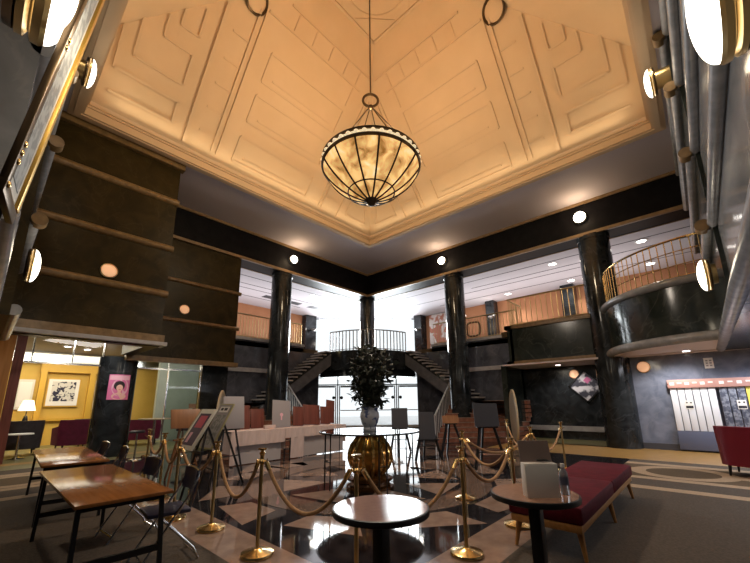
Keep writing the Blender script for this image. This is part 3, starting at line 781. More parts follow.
drum_lamp((-.10,8.1,3.68), (1,0,0), .27, .02, 'small drum lamp low on the left wall beside the dark pier', .45)
drum_lamp((.12,8.1,7.65), (1,0,0), .27, .2, 'drum lamp high on the left wall under the cornice', .5)
drum_lamp((7.7,.04,3.52), (0,1,0), .27, .10, 'drum lamp low on the right wall beside the curved balcony', .5)
drum_lamp((7.7,.2,7.6), (0,1,0), .27, .26, 'drum lamp high on the right wall under the cornice', .5)

# ---- tilted narrow picture on the left wall
t = empty('wall_picture', (-.45,2.6,2.44), 0, 'tall narrow gilt and bronze framed picture tilting from the left wall', 'picture')
t.rotation_euler = (0, R(6), R(-7))
m = MB(); m.box(-.012,.02,-.0,.06,0,1.9); m.box(-.012,.02,0,.42,-.02,.05); bf = m.build('bronze_frame', 'bronze_dark', t, bevel=.006)
m = MB(); m.box(-.012,.025,.36,.42,.05,1.9); m.build('gold_frame', 'frame_gold', t, bevel=.006)
m = MB(); m.box(-.01,.008,.06,.36,.05,1.9); m.build('mount', 'frame_white', t)
m = MB(); m.box(-.01,.011,.11,.31,.12,1.85); m.build('artwork', 'print_grey', t)
m = MB(); m.sphere((0,0,0), .017, 10, 6, (.6,1,1)); b0 = m.build('rosette', 'brass', bf)
for k, zz_ in enumerate((.03,.16,.21,.26,.9,.95,1.55,1.6)):
    b = b0 if k == 0 else child(b0, bf); b.location = (.022,.03,zz_)
# arm that holds it
m = MB(); m.tube([(-.05,.2,1.2),(-.4,.2,1.25)], .02, 8); m.build('bracket', 'bronze_dark', t)

# ================================================================== DOWNLIGHTS
def downlight(p, r, label, group):
    t = empty('downlight', p, 0, label, 'downlight', group)
    m = MB(); m.lathe([(r*.8,.0),(r*1.25,-.004),(r*1.25,-.012),(r*.85,-.016)], (0,0,0), 24); tr = m.build('trim_ring', 'white_paint', t)
    m = MB(); m.lathe([(0,-.006),(r*.85,-.006)], (0,0,0), 24); m.build('lens', 'downlight_glow', tr)
UG = 'downlights in the gallery ceiling'
zc = ZB+.03
for x, y, lab in ((15.3,4.3,'downlight above the straight right balcony, nearer the beam'),(18.2,4.3,'downlight above the straight right balcony, nearer the back wall'),
                  (18.2,7.4,'downlight over the set-back right gallery'),(15.2,1.2,'downlight above the curved balcony, nearer the beam'),
                  (18.2,1.2,'downlight above the curved balcony, nearer the back wall'),(7.2,16.4,'downlight over the left gallery beyond the dark wall'),
                  (11.0,15.2,'downlight over the left stair flight')):
    downlight((x,y,zc), .17, lab, UG)
GG = 'downlights in the low ceilings'
for x, y, z, lab in ((13.0,.55,2.795,'downlight under the curved balcony by the blue wall'),(14.3,4.29,2.775,'downlight in the recess above the diamond picture'),
                     (12.6,-.9,2.775,'downlight beyond the curved balcony at the right edge'),
                     (1.55,17.1,3.54,'downlight in the lounge ceiling beside the column'),(2.17,17.5,3.54,'slanted spot in the lounge ceiling nearest the column'),(.35,18.4,3.54,'downlight in the lounge ceiling above the timber pillar')):
    downlight((x,y,z), .12, lab, GG)
def uplight(p, n, label):
    t = empty('wall_uplight', p, 0, label, 'lamp', 'uplights on the pilasters')
    m = MB(); m.lathe([(0,-.14),(.07,-.12),(.17,-.03),(.2,0.0),(.18,.0),(.15,-.03)], (0,0,0), 24); m.build('bowl', 'steel_rail', t)
    m = MB(); m.lathe([(.17,-.012),(0,-.012)], (0,0,0), 24); m.build('glow', 'uplight_glow', t)
uplight((13.75,18.62,6.2), None, 'half-bowl uplight on the pilaster left of the white window')
uplight((18.62,13.75,6.2), None, 'half-bowl uplight on the pilaster right of the white window')
uplight((18.72,8.7,6.2), None, 'half-bowl uplight on the pilaster of the right gallery')
# mural and emblem on the right gallery
t = tag(MB().box(19.2,19.28,10.9,13.2,4.2,ZB).build('mural', 'mural', smooth=False), 'white and red mural between the window and the right gallery', 'mural')
m = MB(); n = 40
pts = []
for k in range(n):
    a = 2*PI*k/n; ca, sa = math.cos(a), math.sin(a)
    q = lambda x: math.copysign(abs(x)**.5, x)
    pts.append((19.25, 10.1+.42*q(ca), 5.75+.42*q(sa)))
m.tube(pts, .05, 8, closed=True)
tag(m.build('wall_emblem', 'bronze_dark'), 'rounded square outline on the terracotta wall behind the right railing', 'wall emblem')
# ================================================================== CENTREPIECE
UX, UY = 4.54, 4.97
t = empty('urn_pedestal', (UX,UY,0.004), 0, 'amber ribbed urn pedestal under the round glass table', 'pedestal')
m = MB(); m.lathe([(0,0),(.42,0),(.42,.04),(.36,.06),(.34,.10),(.40,.13),(.41,.17),(.30,.22),(0,.22)], n=40); m.build('plinth', 'amber_dark', t)
up_ = [(.20,.2),(.24,.24),(.33,.34),(.375,.46),(.375,.56),(.33,.70),(.25,.80),(.22,.86),(.26,.89),(.27,.92)]
m = MB(); m.lathe([(0,.2)] + up_ + [(0,.92)], n=48); m.build('body', 'amber_base', t)
m = MB(); m.tube([(r+.004,0,z) for r,z in up_[:-1]], .03, 8); rb = m.build('rib', 'amber_rib', t)
for k in range(1,14):
    b = child(rb, t); b.rotation_euler = (0,0,2*PI*k/14)
t = empty('glass_table', (UX,UY,0.004), 0, 'round glass table top on thin black legs around the urn', 'table')
m = MB(); m.lathe([(0,.925),(.89,.925),(.905,.935),(.905,.945),(.89,.955),(0,.955)], n=64); m.build('glass_top', 'table_glass', t)
m = MB(); m.tube([(.9*math.cos(2*PI*k/64),.9*math.sin(2*PI*k/64),.94) for k in range(64)], .014, 6, closed=True); m.build('rim', 'black_metal', t)
for k in range(4):
    a = PI/4 + k*PI/2 + .15; m = MB(); x, y = .8*math.cos(a), .8*math.sin(a)
    m.tube([(x,y,0),(x,y,.92)], .013, 8); m.tube([(x,y,.45),(x*.9-y*.18,y*.9+x*.18,.45)], .009, 6); m.tube([(x*.9-y*.18,y*.9+x*.18,0),(x*.9-y*.18,y*.9+x*.18,.92)], .011, 8)
    m.build('leg', 'black_metal', t)
t = empty('vase', (UX,UY,.96), 0, 'blue and white porcelain vase holding a tall dark plant', 'vase')
m = MB(); m.lathe([(0,0),(.12,0),(.125,.03),(.11,.06),(.15,.14),(.175,.24),(.17,.31),(.14,.36),(.16,.40),(.17,.42),(.15,.42),(.12,.36),(0,.30)], n=36); m.build('body', 'porcelain', t)
t = empty('potted_plant', (UX,UY,1.27), 0, 'tall bushy dark green plant in the porcelain vase', 'plant')
m = MB(); rnd = random.Random(3); tips = []
for k in range(26):
    a = rnd.uniform(0,2*PI); h = rnd.uniform(.45,1.22); w = rnd.uniform(.12,.42)*min(1, 1.5-h*.55)
    p0 = Vector((.04*math.cos(a),.04*math.sin(a),0)); p2 = Vector((w*math.cos(a), w*math.sin(a), h)); p1 = Vector((w*.35*math.cos(a), w*.35*math.sin(a), h*.55))
    pts = [p0*(1-q)**2 + p1*2*q*(1-q) + p2*q*q for q in [i/6 for i in range(7)]]
    m.tube(pts, .009, 5, radii=[.011-.006*i/6 for i in range(7)]); tips.append(pts)
m.build('stems', 'stem_brown', t)
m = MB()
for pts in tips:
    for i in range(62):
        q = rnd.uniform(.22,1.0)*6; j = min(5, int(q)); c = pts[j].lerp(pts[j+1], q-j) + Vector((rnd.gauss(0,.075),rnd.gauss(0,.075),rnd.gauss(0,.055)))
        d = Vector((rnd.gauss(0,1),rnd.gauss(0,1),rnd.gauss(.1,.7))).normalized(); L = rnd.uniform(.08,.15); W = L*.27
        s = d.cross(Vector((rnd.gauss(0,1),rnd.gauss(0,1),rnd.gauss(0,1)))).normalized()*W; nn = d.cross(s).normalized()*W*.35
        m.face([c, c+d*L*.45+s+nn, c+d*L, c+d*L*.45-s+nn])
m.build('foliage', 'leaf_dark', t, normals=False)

# ================================================================== ROUND PEDESTAL TABLES
def round_table(x, y, r, h, mat, label):
    t = empty('pedestal_table', (x,y,.004), 0, label, 'table', 'round pedestal tables')
    m = MB(); m.lathe([(0,h-.012),(r-.012,h-.012),(r-.012,h+.001),(0,h+.001)], n=56); m.build('table_top', mat, t)
    m = MB(); m.lathe([(0,h-.05),(r-.03,h-.05),(r,h-.04),(r+.004,h-.02),(r,h-.002),(r-.012,h),(r-.012,h-.02)], n=56); m.build('edge_band', 'black_plastic', t)
    m = MB(); m.box(-.045,.045,-.045,.045,.05,h-.05); m.build('post', 'black_metal', t, bevel=.006)
    m = MB()
    for k in range(4):
        a = k*PI/2 + PI/4; m.bar((0,0,.045), (.28*math.cos(a),.28*math.sin(a),.025), .06, .04)
    m.cyl((0,0,.03),(0,0,.08),.06,.05); m.build('base', 'black_metal', t)
    return t
round_table(1.70, 2.2, .345, .72, 'laminate_rose', 'round rose topped pedestal table in the middle foreground')
round_table(2.80, 1.51, .335, .72, 'laminate_tan', 'round tan pedestal table carrying the beige box, beside the maroon bench')
# beige box and bottle on the right one
t = empty('display_box', (2.71,1.42,.722), R(-50), 'beige upright box standing on the right round table', 'box')
m = MB(); m.box(-.125,.125,-.05,.05,0,.25); m.build('body', 'white_paper', t, bevel=.004)
m = MB(); m.extrude_poly([(-.125,.04,.25),(.125,.04,.25),(.12,.075,.41),(-.12,.075,.41)], (0,.012,0)); m.build('back_flap', 'flap_brown', t)
t['label'] = 'beige upright box with a raised flap on the right round table'
m = MB()
m.sphere((.03,-.0,.27), .022, 10, 6, (2.2,.8,.5)); m.sphere((.075,.0,.262), .012, 8, 6, (2.5,.8,.5)); m.build('black_handle', 'black_plastic', t)
t = empty('bottle', (2.90,1.30,.722), 0, 'clear plastic bottle beside the beige box', 'bottle')
m = MB(); m.lathe([(0,0),(.032,0),(.034,.01),(.031,.05),(.034,.08),(.031,.11),(.034,.14),(.03,.17),(.014,.195),(.013,.21)], n=20); m.build('body', 'gel_clear', t)
m = MB(); m.cyl((0,0,.205),(0,0,.232),.016,n=14); m.build('cap', 'white_paint', t)
m = MB(); m.lathe([(.0345,.075),(.0345,.135)], n=20); m.build('paper_wrap', 'panel_blue', t)

# ================================================================== FOLDING TABLES AND CHAIRS
def folding_table(x, y, w, L, h, rz, label):
    t = empty('folding_table', (x,y,.009), R(rz), label, 'table', 'wooden folding tables on the left')
    m = MB(); m.box(-w/2,w/2,-L/2,L/2,h-.028,h); m.build('table_top', 'table_wood', t, bevel=.004)
    m = MB(); m.box(-w/2+.06,w/2-.06,-L/2+.12,-L/2+.15,h-.08,h-.028); m.box(-w/2+.06,w/2-.06,L/2-.15,L/2-.12,h-.08,h-.028)
    for s in (-1,1): m.box(s*(w/2-.08)-.012,s*(w/2-.08)+.012,-L/2+.12,L/2-.12,h-.07,h-.028)
    m.build('apron', 'black_metal', t)
    for sy in (-1,1):
        for sx in (-1,1):
            m = MB(); m.bar((sx*(w/2-.05), sy*(L/2-.14), h-.03), (sx*(w/2-.03), sy*(L/2-.06), 0), .032); m.build('leg', 'black_metal', t)
        m = MB(); m.bar((-(w/2-.04), sy*(L/2-.09), .26), ((w/2-.04), sy*(L/2-.09), .26), .028, .05); m.build('stretcher', 'black_metal', t)
    return t
folding_table(.58, 5.02, .68, 2.18, .715, 0, 'nearest wooden folding table with black legs')
folding_table(.70, 7.80, .70, 2.42, .715, -2.5, 'further wooden folding table, behind the nearest one')

def chair_proto():
    t = empty('folding_chair', (0,0,0.009), 0, '', 'chair', 'folding chairs beside the wooden tables')
    # faces -x ; back at +x
    for s in (-1,1):
        y = s*.20
        m = MB(); m.tube([(-.24,y,.0),(-.17,y,.12),(.12,y,.56),(.20,y,.74),(.21,y,.80)], .0115, 8); m.build('front_leg', 'chrome', t)
        m = MB(); m.tube([(.27,y*.9,0),(.22,y*.9,.1),(-.10,y*.9,.43)], .0115, 8); m.build('rear_leg', 'chrome', t)
    for P in ([(-.2,-.2,.06),(-.2,.2,.06)],[(.24,-.18,.05),(.24,.18,.05)],[(.21,-.2,.80),(.215,0,.815),(.21,.2,.80)]): MB().tube(P, .011, 8).build('cross_bar', 'chrome', t)
    m = MB(); m.box(-.20,.17,-.19,.19,.425,.465); m.build('seat', 'navy_vinyl', t, bevel=.015)
    m = MB()
    P = [(.185+.03*(1-(k/6)**2), .2*k/6) for k in range(-6,7)]
    m.extrude_poly([(x,y,.60) for x,y in P] + [(x-.02,y,.60) for x,y in P[::-1]], (.02,0,.20)); m.build('backrest', 'navy_vinyl', t)
    return t
ch = chair_proto(); ch.location = (1.05,4.42,.009); ch['label'] = 'folding chair with navy back at the near end of the nearest wooden table'
ch.rotation_euler = (0,0,R(-6))
dup(ch, (1.02,5.5,.009), R(4), 'folding chair with navy back at the far end of the nearest wooden table')
dup(ch, (1.12,7.25,.009), R(-3), 'folding chair at the near end of the further wooden table')
dup(ch, (1.10,8.4,.009), R(3), 'folding chair at the far end of the further wooden table')

# ================================================================== STANCHIONS AND ROPES
def stanchion_proto():
    t = empty('stanchion', (0,0,0), 0, '', 'stanchion', 'brass rope stanchions')
    m = MB(); m.lathe([(0,0),(.155,0),(.16,.012),(.155,.03),(.12,.042),(.05,.055),(.03,.07),(0,.07)], n=36); m.build('base', 'brass', t)
    m = MB(); m.cyl((0,0,.06),(0,0,.95),.019,n=14); m.build('pole', 'brass_dull', t)
    m = MB(); m.lathe([(.019,.84),(.032,.85),(.032,.875),(.022,.89),(.022,.93),(.03,.94),(.03,.955),(.018,.965),(.018,.975),(.045,.985),(.046,1.0),(0,1.004)], n=20); fi = m.build('finial', 'brass', t)
    m = MB()
    for k in range(4):
        a = k*PI/2; m.tube([(.03*math.cos(a),.03*math.sin(a),.86),(.06*math.cos(a),.06*math.sin(a),.875),(.062*math.cos(a),.062*math.sin(a),.89)], .006, 6)
    m.build('hook', 'brass', fi)
    return t
ST = {'A':(1.71,3.84,'stanchion on the stone floor between the left display boards and the rose table'),
      'B':(3.06,2.30,'stanchion standing between the two round tables'),
      'C':(1.97,2.72,'stanchion just behind the rose topped round table'),
      'D':(4.20,2.24,'stanchion hidden behind the beige box on the round table'),
      'E':(4.9,3.3,'stanchion seen just above the beige box, behind the bench'),
      'F':(6.35,2.75,'stanchion behind the near half of the maroon bench'),
      'G':(8.95,4.25,'stanchion in front of the reddish stair flight'),
      'H':(8.3,2.78,'stanchion standing beyond the far end of the maroon bench'),
      'a':(1.74,4.94,'stanchion left of the white cloth table, by the second display board'),
      'b':(1.58,5.72,'stanchion in front of the red poster display'),
      'c':(1.80,7.0,'stanchion second furthest on the left, before the brown board'),
      'd':(1.95,8.3,'stanchion furthest on the left, by the bar table')}
sp = None; SP = {}
for k, (x, y, lab) in ST.items():
    SP[k] = (x, y)
    if sp is None:
        sp = stanchion_proto(); sp.location = (x,y,.004); sp['label'] = lab
    else: dup(sp, (x,y,.004), 0, lab)
def rope(a, b, sag, label):
    p, q = Vector((*SP[a],.87)), Vector((*SP[b],.87)); d = (q-p); h = Vector((d.x,d.y,0)).normalized()*.065
    p, q = p+h, q-h; n = 18
    pts = [p.lerp(q,i/n) + Vector((0,0,-sag*(1-(2*i/n-1)**2)**1.0)) for i in range(n+1)]
    t = empty('rope', p, 0, label, 'rope', 'tan barrier ropes')
    pts = [v-p for v in pts]
    m = MB(); m.tube(pts, .019, 10); m.build('cord', 'rope_tan', t)
    for i, j in ((0,1),(n,n-1)):
        e0 = pts[i]; e1 = pts[i].lerp(pts[j], .8); MB().cyl(e0, e1, .023, n=10).build('end_cap', 'brass', t)
rope('A','C',.42,'tan rope hanging from the stanchion by the boards to the one behind the rose table')
rope('C','B',.42,'tan rope hanging behind the rose topped table')
rope('B','D',.28,'tan rope hanging between the middle stanchion and the beige box')
rope('a','A',.42,'tan rope hanging left of the middle, in front of the cloth table')
rope('b','a',.25,'tan rope hanging in front of the second display board')
rope('c','b',.25,'tan rope hanging in front of the red poster display')
rope('d','c',.25,'tan rope furthest on the left')
rope('E','D',.28,'short tan rope hooked behind the beige box')
rope('E','F',.25,'tan rope hanging behind the near end of the bench')
rope('G','F',.35,'tan rope hanging in front of the right stair flight')
rope('F','H',.35,'tan rope hanging behind the far half of the bench')

# ================================================================== BENCH
t = empty('bench', (5.05,1.71,.009), 0, 'long maroon velvet bench on tapered wooden legs', 'bench')
m = MB()
m.box(-1.5,1.5,-.33,.33,.24,.31); m.build('frame', 'oak_wood', t, bevel=.008)
for x0,x1 in ((-1.51,.02),(.03,1.51)):
    m = MB(); m.box(x0,x1,-.35,.35,.31,.47); m.build('cushion', 'velvet_maroon', t, bevel=.03)
for x in (-1.4,0,1.4):
    for s in (-1,1):
        m = MB(); m.tube([(x,s*.28,.25),(x+(.04 if x>0 else -.04 if x<0 else 0),s*.32,0)], .03, 8, radii=[.034,.017]); m.build('leg', 'oak_wood', t)

# ================================================================== CLOTH COVERED DISPLAY TABLES
t = empty('display_table', (5.7,9.34,.004), 0, 'long folding table row under the pink cloth', 'table')
m = MB(); m.box(-1.85,1.85,-.44,.44,.76,.79); m.build('table_top', 'black_metal', t)
for x in (-1.75,-.28,-.1,1.7):
    for s in (-1,1):
        m = MB(); m.bar((x,s*.38,0),(x,s*.38,.76),.03); m.build('leg', 'black_metal', t)
m = MB(); m.bar((-.28,-.38,.25),(-.1,-.38,.25),.025); m.bar((-.28,-.38,.5),(-.1,-.38,.5),.025); m.build('stretcher', 'black_metal', t)
def cloth(name, x0, x1, panels, label, back=None):
    m = MB(); zt = .80
    m.box(x0,x1,8.86,9.82,zt-.006,zt)
    def wavy(xa, xb, z0, y0, amp, seed):
        n = max(6, int((xb-xa)/.03)); r_ = random.Random(seed); ph = r_.uniform(0,6)
        pts = [(xa+(xb-xa)*i/n, y0 + amp*math.sin(ph+i*.9)+amp*.5*math.sin(i*.37)) for i in range(n+1)]
        for a, b in zip(pts, pts[1:]):
            m.face([(a[0],a[1]*.4+y0*.6,zt),(b[0],b[1]*.4+y0*.6,zt),(b[0],b[1],z0),(a[0],a[1],z0)])
    for i,(xa,xb,z0) in enumerate(panels): wavy(xa,xb,z0,8.85,.012,i+3)
    for xx in (x0,x1):
        m.face([(xx,8.86,zt),(xx,9.82,zt),(xx,9.82,.28),(xx,8.86,.28)])
    bmesh.ops.remove_doubles(m.bm, verts=m.bm.verts[:], dist=1e-4)
    return tag(m.build(name, 'cloth_pink', None, normals=False, angle=60), label, 'tablecloth', 'pink cloths on the display tables')
cloth('tablecloth', 3.85, 5.36, [(3.85,5.36,.46),(3.85,3.98,.03)], 'pink cloth over the left end of the display tables')
cloth('tablecloth', 5.37, 7.58, [(5.55,5.98,.02),(5.37,7.58,.55)], 'pink cloth with a long hanging drop over the right end of the display tables')
t = tag(MB().box(4.0,5.3,8.95,8.97,.02,.72).build('modesty_panel', 'panel_grey', smooth=False), 'grey front panel under the left pink cloth', 'panel', 'grey table panels')
t = tag(MB().box(6.0,7.55,8.95,8.97,.02,.72).build('modesty_panel', 'panel_grey', smooth=False), 'grey front panel under the right pink cloth', 'panel', 'grey table panels')

def stand_board(x, y, z, w, h, rz, lean, mat, label, group='boards on the cloth table', roll=0, mark=None):
    t = empty('display_board', (x,y,z), R(rz), label, 'board', group)
    t.rotation_euler = (R(-lean), R(roll), R(rz))
    m = MB(); m.box(-w/2,w/2,-.01,.01,0,h); m.build('panel', mat, t, bevel=.003)
    m = MB(); m.tube([(-w*.3,.015,h*.75),(-w*.3,.18*math.cos(R(lean)),.0+.18*math.sin(R(-lean))*-1*.35)], .008, 6); m.tube([(w*.3,.015,h*.75),(w*.3,.18*math.cos(R(lean)),.06)], .008, 6); m.build('prop', 'black_metal', t)
    if mark: mark(t, w, h)
    return t
zt = .802
stand_board(4.42, 9.5, zt, .50, .62, 0, 8, 'red_board', 'red brown board at the left end of the pink cloth')
stand_board(4.95, 9.6, zt, .42, .52, 4, 8, 'red_board', 'red brown board second from the left on the pink cloth')
def logo(t, w, h):
    m = MB(); m.mi = 0
    m.lathe([(.0,0),(.05,0)], (0,-.0115,h*.45), 16, axis=(0,-1,0)); m.box(-.02,.02,-.0125,-.011,h*.25,h*.42); m.build('printed_mark', 'poster_pale', t)
stand_board(5.48, 9.25, zt+.021, .56, .74, -6, 12, 'grey_board', 'grey board with a pale mark, standing highest on the pink cloth', roll=4, mark=logo)
stand_board(6.12, 9.35, zt+.01, .34, .56, -4, 10, 'red_board', 'red brown board just right of the grey board', roll=3)
stand_board(6.62, 9.35, zt+.017, .62, .60, -4, 10, 'red_board', 'wide red brown board in the middle of the right cloth', roll=3)
stand_board(7.16, 9.35, zt+.015, .38, .54, -4, 10, 'red_board', 'small red brown board second from the right end of the cloth', roll=4)
stand_board(7.47, 9.5, zt+.026, .34, .74, -4, 10, 'red_board', 'tall red brown board at the right end of the cloth', roll=8)
t = tag(MB().box(-.16,.16,-.05,.05,0,.09).build('card_box', 'cloth_pink', None, (5.08,9.2,.802), bevel=.004), 'low pink card box on the cloth left of the grey board', 'box')

# ================================================================== LEFT DISPLAY EASELS
def easel(name, x, y, rz, h, mat, label, group, wbase=.28, rest=.75, thick=.026):
    t = empty(name, (x,y,.004), R(rz), label, 'easel', group)
    for s in (-1,1):
        m = MB(); m.bar((s*.05,0,h),(s*wbase,-.22,0),thick,thick*1.2); m.build('leg', mat, t)
    m = MB(); m.bar((0,.03,h-.05),(0,.5,0),thick,thick*1.2); m.build('leg', mat, t)
    k = 1-rest/h; xx = .05+(wbase-.05)*k
    m = MB(); m.bar((-xx-.08,-.22*k-.02,rest),(xx+.08,-.22*k-.02,rest),.05,.03); m.build('ledge', mat, t)
    k = 1-.35/h; xx = .05+(wbase-.05)*k
    m = MB(); m.bar((-xx,-.22*k,.35),(xx,-.22*k,.35),.028,.022); m.build('cross_bar', mat, t)
    return t
GE = 'easels with boards on the left'
def leaning(name, A, B, Cc, thick, frame_mat, label, cat, inner=None, fw_=.045, group=GE):
    """board with bottom edge A->B and top-left corner Cc; frame + inset face"""
    A, B, Cc = Vector(A), Vector(B), Vector(Cc); ux = (B-A); w = ux.length; ux.normalize(); uz = (Cc-A); h = uz.length; uz.normalize(); un = ux.cross(uz).normalized()
    uz = un.cross(ux)
    t = empty(name, A, 0, label, cat, group); t.matrix_world = Matrix(((ux.x,un.x,uz.x,A.x),(ux.y,un.y,uz.y,A.y),(ux.z,un.z,uz.z,A.z),(0,0,0,1)))
    if inner:
        m = MB(); m.box(0,w,0,-thick,0,h); m.build('frame', frame_mat, t, bevel=.003)
        for mt, x0, x1, z0, z1, nm, lift in inner:
            m = MB(); m.box(x0*w,x1*w,-thick-.002*lift,-thick,z0*h,z1*h) if False else m.box(x0*w,x1*w,0,.002*lift,z0*h,z1*h); m.build(nm, mt, t)
    else:
        m = MB(); m.box(0,w,-thick,0,0,h); m.build('panel', frame_mat, t, bevel=.003)
    return t
# poster 1: olive-edged white board with a plum and red print, facing the wooden tables
easel('easel', 2.12, 6.22, -90, 1.15, 'black_metal', 'black easel carrying the red poster', 'black easels on the left', wbase=.2, rest=.74)
leaning('framed_poster', (1.83,6.55,.80), (1.83,5.98,.80), (2.16,6.55,1.38), .025, 'frame_white', 'white framed plum poster with red print leaning on an easel', 'poster',
        [('frame_olive',0,.07,0,1,'edge_strip',.5),('poster_plum',.17,.86,.10,.88,'print',1),('poster_red',.30,.75,.52,.82,'red_block',2),('poster_pale',.30,.46,.16,.40,'pale_block',2)])
for k in range(3): pass
easel('easel', 2.72, 7.0, -90, 1.2, 'black_metal', 'black easel carrying the silver grey board', 'black easels on the left', wbase=.2, rest=.7)
leaning('framed_poster', (2.44,7.25,.70), (2.44,6.72,.70), (2.80,7.25,1.46), .025, 'frame_olive', 'silver grey printed board with a white heading, leaning on an easel', 'poster',
        [('grey_board',.06,.94,.03,.97,'mount',1),('print_grey',.16,.84,.08,.74,'print',2),('white_paper',.16,.84,.80,.93,'heading',2),('ink',.26,.44,.84,.90,'heading_mark',3),('ink',.52,.74,.84,.90,'heading_mark',3)])
easel('easel', 3.5, 8.35, 5, 1.5, 'black_metal', 'black easel behind the grey upright board', 'black easels on the left', wbase=.28, rest=.9)
leaning('display_board', (3.28,8.1,.93), (3.74,8.05,.93), (3.36,8.22,1.62), .02, 'grey_board', 'plain grey upright board at the left end of the cloth table', 'board', None)
easel('easel', 2.42, 7.95, 8, 1.2, 'brown_board', 'brown wooden easel behind the brown board', 'wooden easels', wbase=.3, rest=.8)
leaning('display_board', (2.12,7.72,1.02), (2.66,7.72,1.02), (2.2,7.82,1.36), .02, 'brown_board', 'brown wooden board on an easel by the bar table', 'board', None)

# ================================================================== RIGHT BLACK EASELS (seen from behind)
GR = 'black easels by the right stairs'
def easel_pair(d, s, z0, z1, w, mat, elabel, blabel, wb=.3):
    x, y = ds(d, s); rz = -45
    t = easel('easel', x, y, rz, z1-.04, 'black_metal', elabel, GR, wbase=wb, rest=z0, thick=.045)
    b = empty('display_board', (x,y,0), R(rz), blabel, 'board', 'boards on the black easels')
    m = MB(); H = z1-.04
    k0 = 1-z0/H; k1 = 1-(z1)/H
    m.extrude_poly([(-w/2,-.22*k0-.05,z0+.02),(w/2,-.22*k0-.05,z0+.02),(w/2,-.22*k1-.05,z1),(-w/2,-.22*k1-.05,z1)], (0,.018,0)); m.build('panel', mat, b)
easel_pair(8.3, 2.4, .88, 1.41, .56, 'dark_board', 'biggest black easel, in front of the reddish steps', 'dark grey board on the biggest black easel', .36)
easel_pair(10.2, 2.06, .85, 1.08, .46, 'brown_board', 'black easel with a low brown board, before the stairs', 'low brown board on a black easel before the stairs', .34)
easel_pair(9.6, 1.27, .50, 1.20, .40, 'dark_board', 'narrow black easel right of the glass table', 'tall narrow dark board on the easel right of the glass table', .34)
easel_pair(11.4, .77, .66, 1.28, .50, 'dark_board', 'black easel behind the glass table before the entrance doors', 'dark board on the easel before the entrance doors', .3)  # backlit shade put into the board colour

# ================================================================== BIG LEANING DISCS
def big_disc(p, r, nrm, label):
    t = empty('round_panel', p, 0, label, 'round panel', 'round panels by the stairs'); nrm = Vector(nrm).normalized()
    m = MB(); m.lathe([(0,.035),(r*.86,.035),(r*.88,.02)], (0,0,0), 48, axis=nrm); m.build('face', 'sand_disc', t)
    m = MB(); m.lathe([(r*.87,.03),(r*.95,.04),(r,.02),(r,-.02),(r*.9,-.03),(0,-.03)], (0,0,0), 48, axis=nrm); m.build('rim', 'bar_top', t)
    m = MB(); m.box(-.3,.3,-.14,.14,-p[2]+.006,-r*.85); o = m.build('foot', 'bronze_dark', t); o.rotation_euler = (0,0,math.atan2(nrm.y,nrm.x)+PI/2)
big_disc((12.4,5.40,.95), .92, (-.48,.88,0), 'big pale round panel seen nearly edge on, right of the right stairs')
big_disc((5.35,12.75,.98), .95, (.84,-.54,0), 'big pale round panel seen nearly edge on, left of the left stairs')

# ================================================================== RIGHT SIDE: RACKS, SIGNS, PICTURE
def rack(v0, v1, slat, label, mark=True):
    t = empty('leaflet_rack', (13.59,(v0+v1)/2,.0), 0, label, 'rack', 'racks on the blue marble wall'); w = v0-v1
    m = MB(); m.box(-.14,0,-w/2,w/2,.05,.56); m.build('lower_panel', 'panel_blue', t, bevel=.005)
    m = MB(); m.box(-.16,0,-w/2-.03,w/2+.03,1.78,2.02); hd = m.build('header', 'header_rose', t, bevel=.005)
    for k in range(6):
        y = -w*.42 + w*.84*k/5; MB().box(-.165,-.158,y-.05,y+.05,1.86 if k%2 else 1.90,1.94).build('header_mark', 'white_paper', hd, smooth=False)
    m = MB(); m.box(-.06,0,-w/2,w/2,.56,1.78); m.build('back_panel', 'slat_gap', t)
    n = 6
    for k in range(n):
        y = -w/2 + w*(k+.5)/n; m = MB(); m.box(-.10,-.06,y-w/n*.44,y+w/n*.44,.57,1.77); m.build('slat', slat if not isinstance(slat,list) else slat[k%len(slat)], t, bevel=.004)
    if mark:
        y = w*.12
        m = MB(); m.mi = 0; m.box(-.112,-.1,y-.09,y+.09,1.18,1.42); m.mi = 1
        for sx in (-.045,.045): m.lathe([(0,0),(.022,0)], (-.113,y+sx,1.36), 12, axis=(-1,0,0))
        m.box(-.114,-.112,y-.08,y+.08,1.20,1.27)
        m.build('sticker', ['white_paper','ink'], t)
    return t
rack(1.10, .10, 'slat_white', 'rack of bright white slats under a rose header on the blue wall')
t = rack(.04, -1.0, ['slate_blue','slate_blue','slate_blue','sticker_yellow','slat_white','slate_blue'][::-1], 'rack of dark slate and yellow slats at the right edge')
t = empty('wall_sign', (13.59,.125,2.46), 0, 'small white square sign above the racks on the blue wall', 'sign')
m = MB(); m.box(-.02,0,-.10,.10,-.15,.15); m.build('plate', 'white_paper', t)
m = MB()
for sy in (-.04,.04):
    for z in (-.07,.0,.07): m.box(-.022,-.02,sy-.025,sy+.025,z-.02,z+.02)
m.build('printed_mark', 'grey_board', t)
# diamond picture
t = empty('diamond_picture', (15.17,3.63,1.99), 0, 'diamond hung dark framed picture with pale flowers in the recess', 'picture')
t.rotation_euler = (R(45),0,0); q = .44
m = MB()
for a0,a1,b0,b1 in ((-q,q,-q,-q+.05),(-q,q,q-.05,q),(-q,-q+.05,-q,q),(q-.05,q,-q,q)): m.box(-.05,.02,a0,a1,b0,b1)
m.build('frame', 'black_metal', t)
m = MB(); m.box(-.02,.02,-q+.05,q-.05,-q+.05,q-.05); m.build('artwork', 'flower_print', t)
m = MB(); m.box(-.03,-.02,.02,.2,.1,.3); m.build('pink_patch', 'poster_pink', t)

